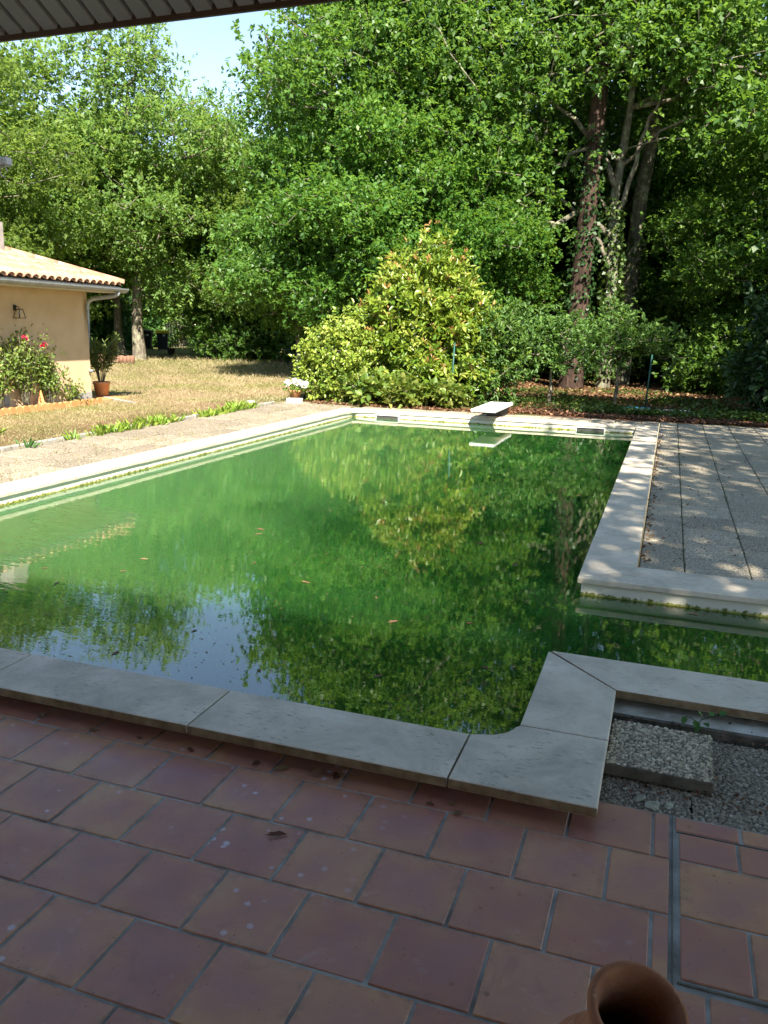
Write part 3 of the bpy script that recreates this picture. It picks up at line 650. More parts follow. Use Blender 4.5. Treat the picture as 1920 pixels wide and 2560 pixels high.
obj('slab_body', box_mesh('slab_body', (0.37, 0.365, 0.046), 0.006, 2, (0, 0, 0.023)), M['cement_dark'], ls); pebbles('pebble_facing', ls, -.18, .18, -.178, .178, 0.048, 0.0062, 9)
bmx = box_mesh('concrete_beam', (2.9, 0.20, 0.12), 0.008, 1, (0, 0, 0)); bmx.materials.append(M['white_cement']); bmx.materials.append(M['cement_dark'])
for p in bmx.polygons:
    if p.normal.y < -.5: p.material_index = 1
beam = obj('concrete_beam', bmx, None, None, (1.35, 3.375, -0.040)); tag(beam, 'whitewashed concrete beam under the step coping', 'beam')
rb = random.Random(5)
for (x, y, s, lab) in ((0.085, 2.665, .06, 'pale crumbled mortar lump nearest the terrace tiles'), (0.045, 2.70, .045, 'pale crumbled mortar lump left of the dark crack'), (0.14, 2.69, .035, 'pale crumbled mortar lump beside the dark crack')):
    bm = bmesh.new(); bmesh.ops.create_icosphere(bm, subdivisions=2, radius=s * .5)
    for vv in bm.verts: vv.co = Vector((vv.co.x * 1.2, vv.co.y * .8, max(vv.co.z, -.1 * s) * .35)) * rb.uniform(.75, 1.2)
    tag(obj('mortar_lump', bm_mesh('mortar_lump', bm), M['rubble'], None, (x, y, -0.009), (0, 0, rb.uniform(0, 3))), lab, 'rubble')

# ------------------------------------------------------------------ veranda over the terrace
ver = empty('veranda', (-0.7, 0.5, 0.010)); ver.rotation_euler = (0, -.010, 0); tag(ver, 'ribbed grey metal veranda roof with brown edge overhanging the terrace', 'veranda')
VE, ZE, SL = 1.8, 2.236, 0.50
def roofz(v): return ZE + SL * (VE - v)
xs, off = [], 0.0; u = -5.2; prof = []
while u < 3.6:
    prof += [(u, 0.0), (u + .038, 0.0), (u + .042, .014), (u + .049, .014)]; u += 0.053
V, F = [], []; vs = [VE, 0.5, -3.2]
for L_ in (0, 1):
    for v_ in vs:
        for (x, h) in prof: V.append((x + .7, v_ - .5, roofz(v_) + h + L_ * .004))
n = len(prof)
for L_ in (0, 1):
    for a in range(2):
        b = (L_ * 3 + a) * n
        for i in range(n - 1): F.append((b + i, b + i + 1, b + n + i + 1, b + n + i))
obj('roof_sheet', mesh_from('roof_sheet', V, F), M['sheet'], ver)
me = box_mesh('edge_trim', (8.7, 0.012, 0.034), 0.002, 1); obj('edge_trim', me, M['brown_metal'], ver, (-.1, VE - .5 + .007, ZE + .006))
for px in (-4.6, 2.7): obj('post', box_mesh('post', (.1, .1, 2.5), .006, 1), M['brown_metal'], ver, (px + .7, VE - .9, 1.27))
obj('beam', box_mesh('beam', (8.6, .08, .12), .006, 1), M['brown_metal'], ver, (-.1, VE - .9, roofz(VE - .4) - .07))
obj('light_blocking_wall', box_mesh('light_blocking_wall', (10.4, .2, 4.9), .0), M['stucco'], ver, (-.1, -3.62, 2.42))  # unseen wall, added to keep sky light and sun off the terrace
jb = empty('junction_box', (-1.95, 2.0, 2.0)); tag(jb, 'small white cable junction box with looped wire at the left picture edge', 'junction box')
obj('case', box_mesh('case', (.05, .03, .022), .004, 1), M['white'], jb, (.096, .0, -.012))
obj('cable', tube_mesh('cable', [([(.098 + .012 * math.cos(t), .0, -.038 + .014 * math.sin(t)) for t in np.linspace(0, 5.2, 14)], .002), ([(.09, 0, -.005), (0.02, .02, .1), (-.02, -.15, .55)], .003)], 6), M['white'], jb)

# ------------------------------------------------------------------ terracotta jar, lower right
JRX, JRY, JX, JY = 0.31, 0.195, -0.030, 1.376
jar = empty('terracotta_jar', (JX, JY, 0.0)); tag(jar, 'brown terracotta jar with a wide open mouth leaning on the terrace tiles', 'jar')
prof = [(0.0, 0.0), (.06, 0.0), (.085, .02), (.115, .09), (.125, .16), (.115, .225), (.092, .285), (.076, .33), (.070, .375), (.070, .415), (.078, .436), (.087, .447), (.090, .456), (.088, .464), (.080, .467),
        (.073, .462), (.068, .447), (.061, .415), (.061, .375), (.066, .33), (.082, .285), (.104, .225), (.113, .16), (.104, .09), (.06, .03), (0.0, .02)]
jm = lathe_mesh('jar_body', prof, 40)
jb_ = obj('jar_body', jm, M['jar'], jar, (0, 0, 0.028)); jb_.rotation_euler = (JRX, JRY, 0); jb_.scale = (.95, .95, .97)

# ------------------------------------------------------------------ diving board
db = empty('diving_board', (-2.83, 14.35, 0.07)); tag(db, 'short white diving board on a dark pedestal at the far end of the pool', 'diving board')
DB_L, DB_W = 1.55, 0.42
obj('board', prism_mesh('board', [(-DB_W / 2, -1.05), (DB_W / 2, -1.05), (DB_W / 2, .5), (-DB_W / 2, .5)], 0.155, 0.21, 0.016, 2), M['board'], db)
obj('pedestal', prism_mesh('pedestal', [(-.13, -.16), (.13, -.16), (.13, .42), (-.13, .42)], -0.02, 0.156, 0.01, 1), M['board_base'], db)
for sx_ in (-.09, .09):
    for sy_ in (.12, .34): obj('bolt', lathe_mesh('bolt', [(0, .222), (.014, .222), (.016, .208)], 8), M['zinc'], db, (sx_, sy_, 0))
obj('bolt_plate', lathe_mesh('bolt_plate', [(0, .213), (.04, .213), (.045, .209)], 12), M['brown_metal'], db, (0, -.15, 0))

# ------------------------------------------------------------------ small house on the left
HW, HC = -10.15, 12.77                      # wall plane and corner
house = empty('house', (HW, HC, G)); tag(house, 'low peach house with canal tile roof behind climbing roses', 'house')
def inh(o): o.location = Vector(o.location) - Vector((HW, HC, G)); return o
w = bmesh.new(); add_box(w, (HW - 3.5, HC - 4.5, 1.06), (7.0, 9.0, 2.03)); inh(obj('wall', bm_mesh('wall', w), M['stucco'], house))
w = bmesh.new(); add_box(w, (HW - .05, HC - .27, .15), (.112, .545, .2)); inh(obj('plinth', bm_mesh('plinth', w), M['plinth'], house))
UE, VEH, ZEH, RS = -9.58, 13.02, 2.165, 0.335
# roof deck (hip), tiles on top
hip = 3.4
V = [(UE, 3.0, ZEH - .03), (UE, VEH, ZEH - .03), (UE - hip, VEH - hip, ZEH - .03 + RS * hip), (UE - hip, 3.0, ZEH - .03 + RS * hip), (UE - 2 * hip, VEH, ZEH - .03), (UE - 2 * hip, 3.0, ZEH - .03)]
V += [(x, y, z - .06) for x, y, z in V[:2]] + [(V[4][0], V[4][1], V[4][2] - .06), (V[5][0], V[5][1], V[5][2] - .06)]
roof = inh(obj('roof', mesh_from('roof', V, [(0, 1, 2, 3), (1, 4, 2), (4, 5, 3, 2), (0, 6, 7, 1), (1, 7, 8, 4), (6, 9, 8, 7)]), M['fascia'], house))
tl, k = 0.42, 8
def canal(r0, r1, L, name):
    V, F = [], []
    for (rr, y) in ((r0, 0.0), (r1, L)):
        for sh in (0.0, 0.014):
            for j in range(k + 1):
                a = math.pi * j / k; V.append((math.cos(a) * (rr - sh), y, math.sin(a) * (rr - sh) * .85))
    m1 = k + 1
    for j in range(k): F += [(j, j + 1, 2 * m1 + j + 1, 2 * m1 + j), (m1 + j, 3 * m1 + j, 3 * m1 + j + 1, m1 + j + 1), (j, m1 + j, m1 + j + 1, j + 1), (2 * m1 + j, 2 * m1 + j + 1, 3 * m1 + j + 1, 3 * m1 + j)]
    return mesh_from(name, V, F, True)
ct = canal(.080, .066, tl, 'roof_tile'); pan = canal(.080, .070, tl, 'roof_tile'); ht = canal(.10, .082, .45, 'ridge_tile')
ang = math.atan(RS); step = 0.33
nrow = 9
for c in range(27):
    vv = 12.87 - c * 0.172
    for r in range(nrow):
        du = r * step * math.cos(ang)
        if vv > VEH - du - .10: break
        z = ZEH + RS * du
        for (me, dv, dz, ry) in ((ct, 0.0, 0.012, 0), (pan, 0.086, 0.075, math.pi)):
            if dv and vv + dv > VEH - du - .08: continue
            o = obj('roof_tile', me, M['roof_tile'], roof)
            # local y runs up the slope (towards -X)
            Mx = Matrix.Translation((UE + .05 - du, vv + dv, z + dz)) @ Matrix.Rotation(math.radians(90), 4, 'Z') @ Matrix.Rotation(ang + .035, 4, 'X') @ Matrix.Rotation(ry, 4, 'Y') @ Matrix.Rotation(R.uniform(-.02, .02), 4, 'Z')
            o.matrix_local = Mx
hl = math.sqrt(2 + RS * RS); hang = math.atan(RS / math.sqrt(2))
for i in range(9):
    s_ = i * 0.38 / hl
    o = obj('ridge_tile', ht, M['roof_tile'], roof)
    o.matrix_local = Matrix.Translation((UE + .03 - s_, VEH + .03 - s_, ZEH + .045 + RS * s_)) @ Matrix.Rotation(math.radians(135), 4, 'Z') @ Matrix.Rotation(hang + .03, 4, 'X')
w = bmesh.new(); add_box(w, (UE - .02, 7.99, 2.10), (.025, 10.05, .10)); inh(obj('fascia', bm_mesh('fascia', w), M['fascia'], house))
w = bmesh.new(); add_box(w, ((HW + UE) / 2 - .02, 8.0, 2.056), (.56, 10.4, .012)); inh(obj('soffit', bm_mesh('soffit', w), M['fascia'], house))
# gutter: half round channel
V, F = [], []; k = 8
for y in (3.0, 13.10):
    for rr in (.062, .056):
        for j in range(k + 1):
            a = math.pi + math.pi * j / k; V.append((UE + .055 + rr * math.cos(a), y, 2.125 + rr * math.sin(a)))
m1 = k + 1
for j in range(k): F += [(j, j + 1, 2 * m1 + j + 1, 2 * m1 + j), (m1 + j, 3 * m1 + j, 3 * m1 + j + 1, m1 + j + 1), (2 * m1 + j, 2 * m1 + j + 1, 3 * m1 + j + 1, 3 * m1 + j)]
F.append(tuple(range(2 * m1, 3 * m1)))
gut = inh(obj('gutter', mesh_from('gutter', V, F, False), M['zinc'], house))
dp = [(UE + .055, 12.86, 2.07), (UE + .05, 12.86, 2.02), (UE - .02, 12.84, 1.985), (UE - .42, 12.76, 1.93), (HW + .075, 12.72, 1.88), (HW + .06, 12.71, 1.80), (HW + .06, 12.71, 1.0), (HW + .06, 12.71, .10)]
inh(obj('downpipe', tube_mesh('downpipe', [(dp, .036), ([(HW + .06, 12.71, .62), (HW + .06, 12.71, .66)], .043)], 12), M['zinc'], house))
w = bmesh.new(); add_box(w, (-11.02, 11.44, 2.75), (.34, .34, .75)); ch = inh(obj('chimney', bm_mesh('chimney', w), M['chimney'], house))
w = bmesh.new(); add_box(w, (-11.0, 11.44, 2.60), (.46, .40, .07), Matrix.Rotation(ang, 4, 'Y')); inh(obj('chimney_flashing', bm_mesh('chimney_flashing', w), M['white'], house))
# lantern on the wall
la = empty('wall_lantern', (HW, 10.98, 1.72), 0, .85); tag(la, 'black wall lantern with slanted glass cage on the peach wall', 'lamp')
obj('mount', box_mesh('mount', (.02, .07, .11), .004, 1), M['black'], la, (.011, 0, 0))
obj('arm', tube_mesh('arm', [([(.02, 0, .01), (.07, 0, .03), (.11, 0, .01), (.11, 0, -.03)], .008)], 6), M['black'], la)
tp, bt, zt, zb = .045, .075, -.03, -.19
cr = [(tp, tp), (-tp, tp), (-tp, -tp), (tp, -tp)]; cb = [(bt, bt), (-bt, bt), (-bt, -bt), (bt, -bt)]; pth = []
for i in range(4):
    a, b = cr[i], cr[(i + 1) % 4]; c, d = cb[i], cb[(i + 1) % 4]
    pth += [([(.11 + a[0], a[1], zt), (.11 + b[0], b[1], zt)], .007), ([(.11 + c[0], c[1], zb), (.11 + d[0], d[1], zb)], .007), ([(.11 + a[0], a[1], zt), (.11 + c[0], c[1], zb)], .007)]
obj('cage', tube_mesh('cage', pth, 5, False), M['black'], la); obj('cap', box_mesh('cap', (.1, .1, .014), .003, 1), M['black'], la, (.11, 0, zt + .005))
obj('bulb', lathe_mesh('bulb', [(0, -.13), (.018, -.12), (.022, -.09), (.012, -.06), (.012, -.03)], 10), M['glass'], la, (.11, 0, 0))
# flower bed and scalloped clay edging
bed = obj('flower_bed', box_mesh('flower_bed', (.30, 4.4, .06), .0, 1, (0, 0, .02)), M['soil'], None, (-10.0, 10.4, G)); tag(bed, 'narrow strip of brown soil at the foot of the peach wall', 'flower bed')
ed = empty('bed_edging', (-9.86, 10.4, G)); tag(ed, 'row of scalloped ochre clay edging bricks along the flower bed', 'edging')
ep = [(-.066, 0), (.066, 0), (.066, .085), (.05, .105), (0, .115), (-.05, .105), (-.066, .085)]
bm = bmesh.new(); f1 = [bm.verts.new((.022, x, z)) for x, z in ep]; f0 = [bm.verts.new((-.022, x, z)) for x, z in ep]; bm.faces.new(f1); bm.faces.new(f0[::-1])
for i in range(7): bm.faces.new((f1[i], f0[i], f0[(i + 1) % 7], f1[(i + 1) % 7]))
eb = bm_mesh('edging_brick', bm)
for i in range(29): obj('edging_brick', eb, M['edging'], ed, (R.uniform(-.006, .006) - (.02 if i > 22 else 0), 2.2 - i * .143, R.uniform(-.006, .006)), (0, R.uniform(-.06, .06), R.uniform(-.04, .04)))
cone = obj('clay_cone', lathe_mesh('clay_cone', [(.075, 0), (.07, .02), (.012, .22), (0, .225)], 4, False), M['orange'], None, (-10.02, 11.30, G + .10)); tag(cone, 'small orange clay pyramid ornament under the roses', 'ornament')
vent = obj('meter_plate', box_mesh('meter_plate', (.02, .10, .16), .004, 1), M['zinc'], None, (HW + .012, 10.66, .24)); tag(vent, 'small grey plate low on the peach wall', 'plate')

# ------------------------------------------------------------------ plants by the house
def stems_paths(rng, base, n, h, spread, bend=0.15, lean=(0, 0)):
    out = []
    for i in range(n):
        a = rng.uniform(0, 2 * math.pi); hh = h * rng.uniform(.6, 1.0); s = spread * rng.uniform(.3, 1)
        p0 = np.array(base) + np.array([math.cos(a), math.sin(a), 0]) * .04
        p2 = p0 + np.array([math.cos(a) * s + lean[0], math.sin(a) * s + lean[1], hh]); p1 = (p0 + p2) / 2 + np.array([-math.cos(a) * s * .25, -math.sin(a) * s * .25, hh * .12])
        t = np.linspace(0, 1, 7)[:, None]; out.append((1 - t) ** 2 * p0 + 2 * t * (1 - t) * p1 + t * t * p2)
    return out
def along(rng, paths, n, lo=.25, hi=1.0, jit=.05):
    k = rng.integers(0, len(paths), n); t = rng.uniform(lo, hi, n); P = np.zeros((n, 3)); T = np.zeros((n, 3))
    for i in range(n):
        p = paths[k[i]]; f = t[i] * (len(p) - 1); j = min(int(f), len(p) - 2); P[i] = p[j] + (p[j + 1] - p[j]) * (f - j); T[i] = p[j + 1] - p[j]
    return P + rng.normal(0, jit, (n, 3)), unit(T)
def rose(name, label, loc, n, h, spread, nleaf, seed, flowers=(), group=None):
    rng = np.random.default_rng(seed); e = empty(name, loc); tag(e, label, 'rose bush', group)
    ps = stems_paths(rng, (0, 0, 0), n, h, spread)
    for p in ps: p[:, 0] = np.clip(p[:, 0] * .35, -.08, .16)
    obj('stems', tube_mesh('stems', [(p, np.linspace(.008, .003, len(p))) for p in ps], 5), M['bark_pale'], e)
    P, T = along(rng, ps, nleaf, .3, 1, .07); P[:, 0] = np.maximum(P[:, 0], -.10)
    D = unit(T * .3 + rng.normal(0, .7, P.shape)); Nn = unit(rng.normal(0, .5, P.shape) + np.array([.5, -.3, .6]))
    obj('foliage', leaves('foliage', P, D, Nn, rng.uniform(.04, .07, nleaf), .034, rng.normal(.5, .25, nleaf), 'oval'), M['leaf_rose'], e)
    for (x, y, z, s) in flowers:
        m = 26; d = unit(rng.normal(0, 1, (m, 3)) + np.array([.7, -.4, .4])); pos = np.array([x, y, z]) + d * s * .25
        obj('flower', leaves('flower', pos, unit(d + rng.normal(0, .5, (m, 3))), d, s * .8, s * .9, rng.uniform(0, 1, m)), M['petal_pink'], e)
    return e
rose('climbing_rose', 'tall climbing rose with pink blooms against the peach wall', (-10.02, 10.95, .08), 18, 1.45, .6, 900, 21, [(.12, .33, 1.03, .06), (.10, .40, 1.05, .05), (.1, -.03, 1.16, .055), (.12, -.09, 1.18, .035)])
rose('climbing_rose', 'dense bare-footed rose bush between pink blooms and house corner', (-10.03, 11.55, .08), 14, 1.0, .45, 800, 22)
rose('climbing_rose', 'sprawling rose at the left picture edge in the bed', (-10.02, 10.35, .08), 14, 1.15, .5, 750, 23)
rose('young_rose', 'small young rose nearest the downpipe', (-10.0, 12.12, .08), 6, .45, .28, 200, 24)
pot = empty('flower_pot', (-10.72, 13.80, G)); tag(pot, 'large terracotta pot holding an oleander beside the downpipe', 'pot')
obj('pot_body', lathe_mesh('pot_body', [(0, 0), (.115, 0), (.155, .26), (.168, .265), (.172, .31), (.155, .312), (.148, .27), (0, .26)], 28), M['terracotta'], pot)
rng = np.random.default_rng(31); ol = empty('oleander', (-10.72, 13.80, G + .26)); tag(ol, 'oleander bush growing in the large terracotta pot', 'shrub')
ps = stems_paths(rng, (0, 0, 0), 22, .95, .34); obj('stems', tube_mesh('stems', [(p, np.linspace(.009, .004, 7)) for p in ps], 5), M['bark'], ol)
P, T = along(rng, ps, 900, .35, 1, .02); D = unit(T * .8 + rng.normal(0, .55, P.shape)); obj('foliage', leaves('foliage', P, D, unit(rng.normal(0, .6, P.shape) + [0, 0, .6]), rng.uniform(.11, .18, 900), .022, rng.normal(.45, .25, 900), 'oval', .03), M['leaf_oleander'], ol)
ps_ = obj('pot_slab', box_mesh('pot_slab', (.75, .9, .03), .005, 1), M['edging'], None, (-10.55, 13.55, G + .005)); tag(ps_, 'flat reddish slab under the oleander pot', 'slab')
ts = obj('stone_threshold', box_mesh('stone_threshold', (.10, 1.3, .05), .01, 1), M['kerb'], None, (-9.98, 13.35, G + .003), (0, 0, 1.05)); tag(ts, 'narrow white stone strip on the lawn at the house corner', 'stone')

# strappy clumps along the kerb
def clump(name, label, loc, n, h, w, seed, group, mat, spread=.5):
    rng = np.random.default_rng(seed); a = rng.uniform(0, 2 * math.pi, n); D = unit(np.stack([np.cos(a) * spread, np.sin(a) * spread, np.ones(n)], 1) + rng.normal(0, .25, (n, 3)))
    P = np.stack([np.cos(a), np.sin(a), np.zeros(n)], 1) * rng.uniform(0, .09, n)[:, None]
    Nn = unit(np.stack([np.cos(a), np.sin(a), np.full(n, .4)], 1) * -1 + rng.normal(0, .3, (n, 3)))
    o = obj(name, leaves(name, P, D, Nn, h * rng.uniform(.5, 1.15, n), w, rng.normal(.5, .25, n), 'oval', .04), mat, None, loc); tag(o, label, 'plant', group); return o
for i, vv in enumerate([8.95 + .145 * k for k in range(15)] + [11.6 + .15 * k for k in range(13)]):
    clump('strappy_plant', 'strappy bright green plant in the row along the lawn kerb', (-7.13 + R.uniform(-.04, .05), vv, .05), R.randint(12, 26), R.uniform(.11, .21), .032, 40 + i, 'green strappy plants along the kerb', M['strap'], .7)
for i, (x, y, lab) in enumerate(((-7.12, 7.75, 'small dark weed at the kerb nearest the left edge'), (-7.1, 8.55, 'pale leafy weed rooted in the kerb joint'), (-8.3, 8.5, 'yellow-green seedling alone on the dry lawn'))):
    clump('weed', lab, (x, y, .05), 14, .15, .03, 60 + i, None, M['leaf_fern'] if i == 0 else M['strap'], .6)
# weeds in path joints: stuff
rng = np.random.default_rng(77); n = 1500; vv = rng.uniform(5, 14.8, n); uu = rng.choice([-7.1, -6.44, -6.04, -5.66], n) + rng.normal(0, .05, n); k = rng.uniform(0, 1, n) < .55
cl = rng.uniform(5, 14.8, 40); vv = np.where(k, rng.choice(cl, n) + rng.normal(0, .12, n), vv)
P = np.stack([uu, vv, np.full(n, .055)], 1); D = unit(rng.normal(0, .7, (n, 3)) + [0, 0, .8])
o = obj('path_weeds', leaves('path_weeds', P, D, unit(rng.normal(0, 1, (n, 3))), rng.uniform(.04, .13, n), .006, rng.uniform(.0, .8, n)), M['grass']); tag(o, 'thin weeds growing in the joints of the sandy path', 'weeds', kind='stuff')
rng = np.random.default_rng(78); n = 700; vv = rng.uniform(5.4, 14.8, n); uu = rng.choice([.215, .615, 1.015, 1.415], n, p=[.4, .35, .15, .1]) + rng.normal(0, .008, n)
P = np.stack([uu, vv, np.full(n, .055)], 1); D = unit(rng.normal(0, .8, (n, 3)) + [0, 0, .6])
o = obj('paving_moss', leaves('paving_moss', P, D, unit(rng.normal(0, 1, (n, 3))), rng.uniform(.02, .05, n), .008, rng.uniform(0, .5, n)), M['leaf_ivy']); tag(o, 'moss and tiny weeds in the grey paving joints', 'moss', kind='stuff')
# lawn grass: stuff
rng = np.random.default_rng(79); n = 90000; rr = rng.uniform(0, 1, n) ** 1.6
uu = -7.3 - rng.uniform(0, 1, n) * (3 + 16 * rr); vv = 6 + rr * 27 + rng.normal(0, .5, n)
keep = ~((uu < -9.8) & (vv < 13.0)) & ~((uu < -10.2) & (uu > -11) & (vv < 14.1)); uu, vv = uu[keep], vv[keep]; n = len(uu); sc_ = 1 + (vv - 6) / 14
P = np.stack([uu, vv, np.full(n, G - .004)], 1); D = unit(rng.normal(0, .8, (n, 3)) + [0, 0, .45])
pat = np.sin(uu * .9 + 2) * np.cos(vv * .6) * .22 + .12 * np.sin(uu * 3.1 + vv * 2.3)
o = obj('lawn_grass', leaves('lawn_grass', P, D, unit(rng.normal(0, 1, (n, 3)) + [0, 0, .6]), rng.uniform(.03, .075, n) * sc_, .006 * sc_, rng.normal(.62, .2, n) - pat), M['grass']); tag(o, 'short sun-dried lawn grass', 'grass', kind='stuff')

# ------------------------------------------------------------------ items on the lawn and behind
def small_pot(name, label, loc, s, mat):
    o = obj(name, lathe_mesh(name, [(0, 0), (.10 * s, 0), (.135 * s, .22 * s), (.145 * s, .225 * s), (.147 * s, .26 * s), (.132 * s, .262 * s), (.126 * s, .22 * s), (0, .21 * s)], 20), mat, None, loc); tag(o, label, 'pot'); return o
wb = obj('white_block', box_mesh('white_block', (.30, .22, .09), .012, 2), M['white'], None, (-6.95, 14.82, G + .045), (0, 0, .3)); tag(wb, 'white stone block at the end of the sandy path', 'block')
small_pot('flower_pot', 'small terracotta pot of white flowers by the leaning post', (-7.12, 15.2, G), .85, M['terracotta'])
rng = np.random.default_rng(90); e = empty('white_flowers', (-7.12, 15.2, G + .2)); tag(e, 'white flowering plant in the small pot by the leaning post', 'flowers')
P = rng.normal(0, 1, (120, 3)) * [.11, .11, .05] + [0, 0, .06]; obj('foliage', leaves('foliage', P, unit(rng.normal(0, 1, P.shape) + [0, 0, .4]), unit(rng.normal(0, 1, P.shape) + [0, 0, 1]), .07, .04, rng.uniform(.2, .8, 120)), M['leaf_rose'], e)
for i in range(9):
    c = rng.normal(0, 1, 3) * [.12, .09, .02] + [0, 0, .16]; d = unit(rng.normal(0, 1, (40, 3)) + [0, 0, .4]); obj('flower', leaves('flower', c + d * .03, unit(d + rng.normal(0, .4, (40, 3))), d, .05, .05, rng.uniform(0, 1, 40)), M['petal_white'], e)
st = empty('stone_ornament', (-7.35, 13.75, G), 0, .62); tag(st, 'low round stone ornament beside the strappy plants', 'ornament')
obj('stone_base', lathe_mesh('stone_base', [(0, 0), (.10, 0), (.11, .05), (.09, .08), (0, .085)], 14), M['kerb'], st); obj('stone_top', lathe_mesh('stone_top', [(0, .08), (.19, .10), (.21, .13), (.12, .17), (0, .19)], 16), M['kerb'], st)
def fence_post(label, loc, h, lean):
    o = obj('fence_post', tube_mesh('fence_post', [([(0, 0, 0), (0, 0, h * .5), (0, 0, h)], .017)], 8), M['post_green'], None, loc, lean); tag(o, label, 'post', 'green metal fence posts')
fence_post('leaning green fence post beside the white flowers', (-7.18, 15.75, G), 1.0, (-.1, .24, 0))
fence_post('upright green fence post in front of the big golden bush', (-4.02, 15.75, G), 1.25, (.0, .03, 0))
fence_post('dark green fence post right of the diving board', (-.40, 17.6, G), 1.1, (0, .04, 0))
hs = obj('blue_hose', tube_mesh('blue_hose', [([(-.75, 17.45, G + .02), (-.6, 17.35, G + .03), (-.45, 17.45, G + .02), (-.3, 17.4, G + .03)], .03)], 8), M['blue']); tag(hs, 'short blue hose lying at the foot of a green post', 'hose')
wp = obj('white_pipe', tube_mesh('white_pipe', [([(-.2, 17.4, G + .02), (.3, 17.35, G + .03), (.62, 17.3, G + .02)], .014)], 6), M['white']); tag(wp, 'thin white pipe lying on the ground cover', 'pipe')
# wheelie bins
def bin_(label, loc, rz, lid):
    e = empty('wheelie_bin', loc, rz); tag(e, label, 'bin', 'wheelie bins by the gate')
    b, t = [(-.22, -.2), (.22, -.2), (.22, .2), (-.22, .2)], [(-.29, -.28), (.29, -.28), (.29, .28), (-.29, .28)]
    V = [(x, y, .06) for x, y in b] + [(x, y, .93) for x, y in t]; obj('bin_body', mesh_from('bin_body', V, [(3, 2, 1, 0), (4, 5, 6, 7)] + [(i, (i + 1) % 4, 4 + (i + 1) % 4, 4 + i) for i in range(4)]), M['bin'], e)
    obj('lid', prism_mesh('lid', [(-.32, -.34), (.32, -.34), (.32, .34), (-.32, .34)], .90, 1.06, .04, 2), lid, e)
    for s in (-1, 1): o = obj('wheel', lathe_mesh('wheel', [(0, -.025), (.09, -.025), (.1, 0), (.09, .025), (0, .025)], 14), M['bin'], e, (s * .25, .22, .1), (0, math.pi / 2, 0))
    o = obj('bin_label', box_mesh('bin_label', (.12, .006, .10)), M['white'], e, (.1, -.275, .80)); return e
bin_('black wheelie bin with bright yellow lid beside the gate', (-25.7, 38.3, G), .5, M['yellow'])
bin_('all black wheelie bin half hidden behind the tree trunk', (-26.7, 38.3, G), .45, M['bin'])
gt = empty('garden_gate', (-27.9, 41.8, G), .2); tag(gt, 'dark metal bar gate with a curved top behind the bins', 'gate')
for i in range(8):
    h = 1.35 + .45 * (i / 7) ** 1.3; obj('bar', tube_mesh('bar', [([(i * .16, 0, 0), (i * .16, 0, h)], .018)], 6), M['black'], gt)
obj('rail', tube_mesh('rail', [([(i * .16, 0, 1.35 + .45 * (i / 7) ** 1.3) for i in range(8)], .025), ([(0, 0, .2), (1.12, 0, .2)], .02)], 6), M['black'], gt)
small_pot('palm_pot', 'white pot holding a small palm beyond the bins', (-22.6, 36.4, G), 1.7, M['white']); small_pot('dark_pot', 'small dark pot standing alone on the shaded grass', (-21.7, 33.0, G), 1.3, M['bin'])
rng = np.random.default_rng(95); e = empty('small_palm', (-22.6, 36.4, G + .35)); tag(e, 'small spiky palm growing in the white pot', 'palm')
obj('stem', tube_mesh('stem', [([(0, 0, 0), (.02, 0, .3), (0, 0, .55)], [.06, .05, .04])], 8), M['bark'], e)
a = rng.uniform(0, 6.28, 90); D = unit(np.stack([np.cos(a), np.sin(a), rng.uniform(-.1, 1.6, 90)], 1)); obj('fronds', leaves('fronds', np.tile([[0, 0, .55]], (90, 1)), D, unit(rng.normal(0, .3, (90, 3)) + [0, 0, 1]), rng.uniform(.5, .8, 90), .045, rng.uniform(.2, .8, 90), 'oval', .02), M['leaf_oleander'], e)
ws = obj('white_boulder', lathe_mesh('white_boulder', [(0, 0), (.3, 0), (.36, .12), (.24, .3), (0, .36)], 10), M['kerb'], None, (-19.6, 33.6, G)); tag(ws, 'pale boulder at the foot of the dark evergreen bush', 'stone')
lg = empty('log_border', (-18.2, 25.2, G)); tag(lg, 'low border of upright reddish logs left of the tree trunk', 'log border')
for i in range(14): obj('log', lathe_mesh('log', [(0, .0), (.09, .0), (.09, .26), (.07, .28), (0, .285)], 9), M['log'], lg, (-i * .17, i * .02 + R.uniform(-.02, .02), R.uniform(-.04, .02)))

# ------------------------------------------------------------------ trees
def trunkpts(rng, h, lean=(0, 0), n=9, wob=.08):
    t = np.linspace(0, 1, n); P = np.stack([t * lean[0], t * lean[1], t * h], 1); P[1:] += np.cumsum(rng.normal(0, wob, (n - 1, 3)) * [1, 1, 0], 0) * .6; return P
def gen(seed, H, r, zlow, r0, nt_=240, twigs=11, lpt=6, L=.16, Wd=.09, lean=(0, 0), lobes=None, shell=.6, rc=.45, zmin=None, first=None, shape='quad'):
    rng = np.random.default_rng(seed); tp = trunkpts(rng, H * .82, lean)
    if lobes is None:
        lobes = []; m = 9
        for i in range(m):
            f = (i + .5) / m; z = zlow + (H - zlow) * f; rad = r * (math.sin(math.pi * (f * .8 + .14)) ** .8); a = i * 2.4 + rng.uniform(-.4, .4); o = rad * .52
            lobes.append((math.cos(a) * o + lean[0] * f, math.sin(a) * o + lean[1] * f, z, rad * .68, rad * .68, (H - zlow) / m * 1.25))
    tr = np.linspace(r0 * 1.0, r0 * .25, len(tp)); tr[0] *= 1.3
    if first is None: first = max(1, int(len(tp) * max(.12, (zlow - .3) / (H * .82))))
    return build_tree(seed, [tuple(p) for p in tp], r0 * .6, lobes, nt_, twigs, lpt, L, Wd, first=min(first, len(tp) - 2), rc=rc, trunk_r=tr, shell=shell, zmin=zmin, shape=shape)
BK, PL, PN = M['bark'], M['bark_pale'], M['bark_pine']
A1 = gen(101, 11.5, 4.0, 2.4, .24, 620, 14, 7, .125, .075, rc=.40)
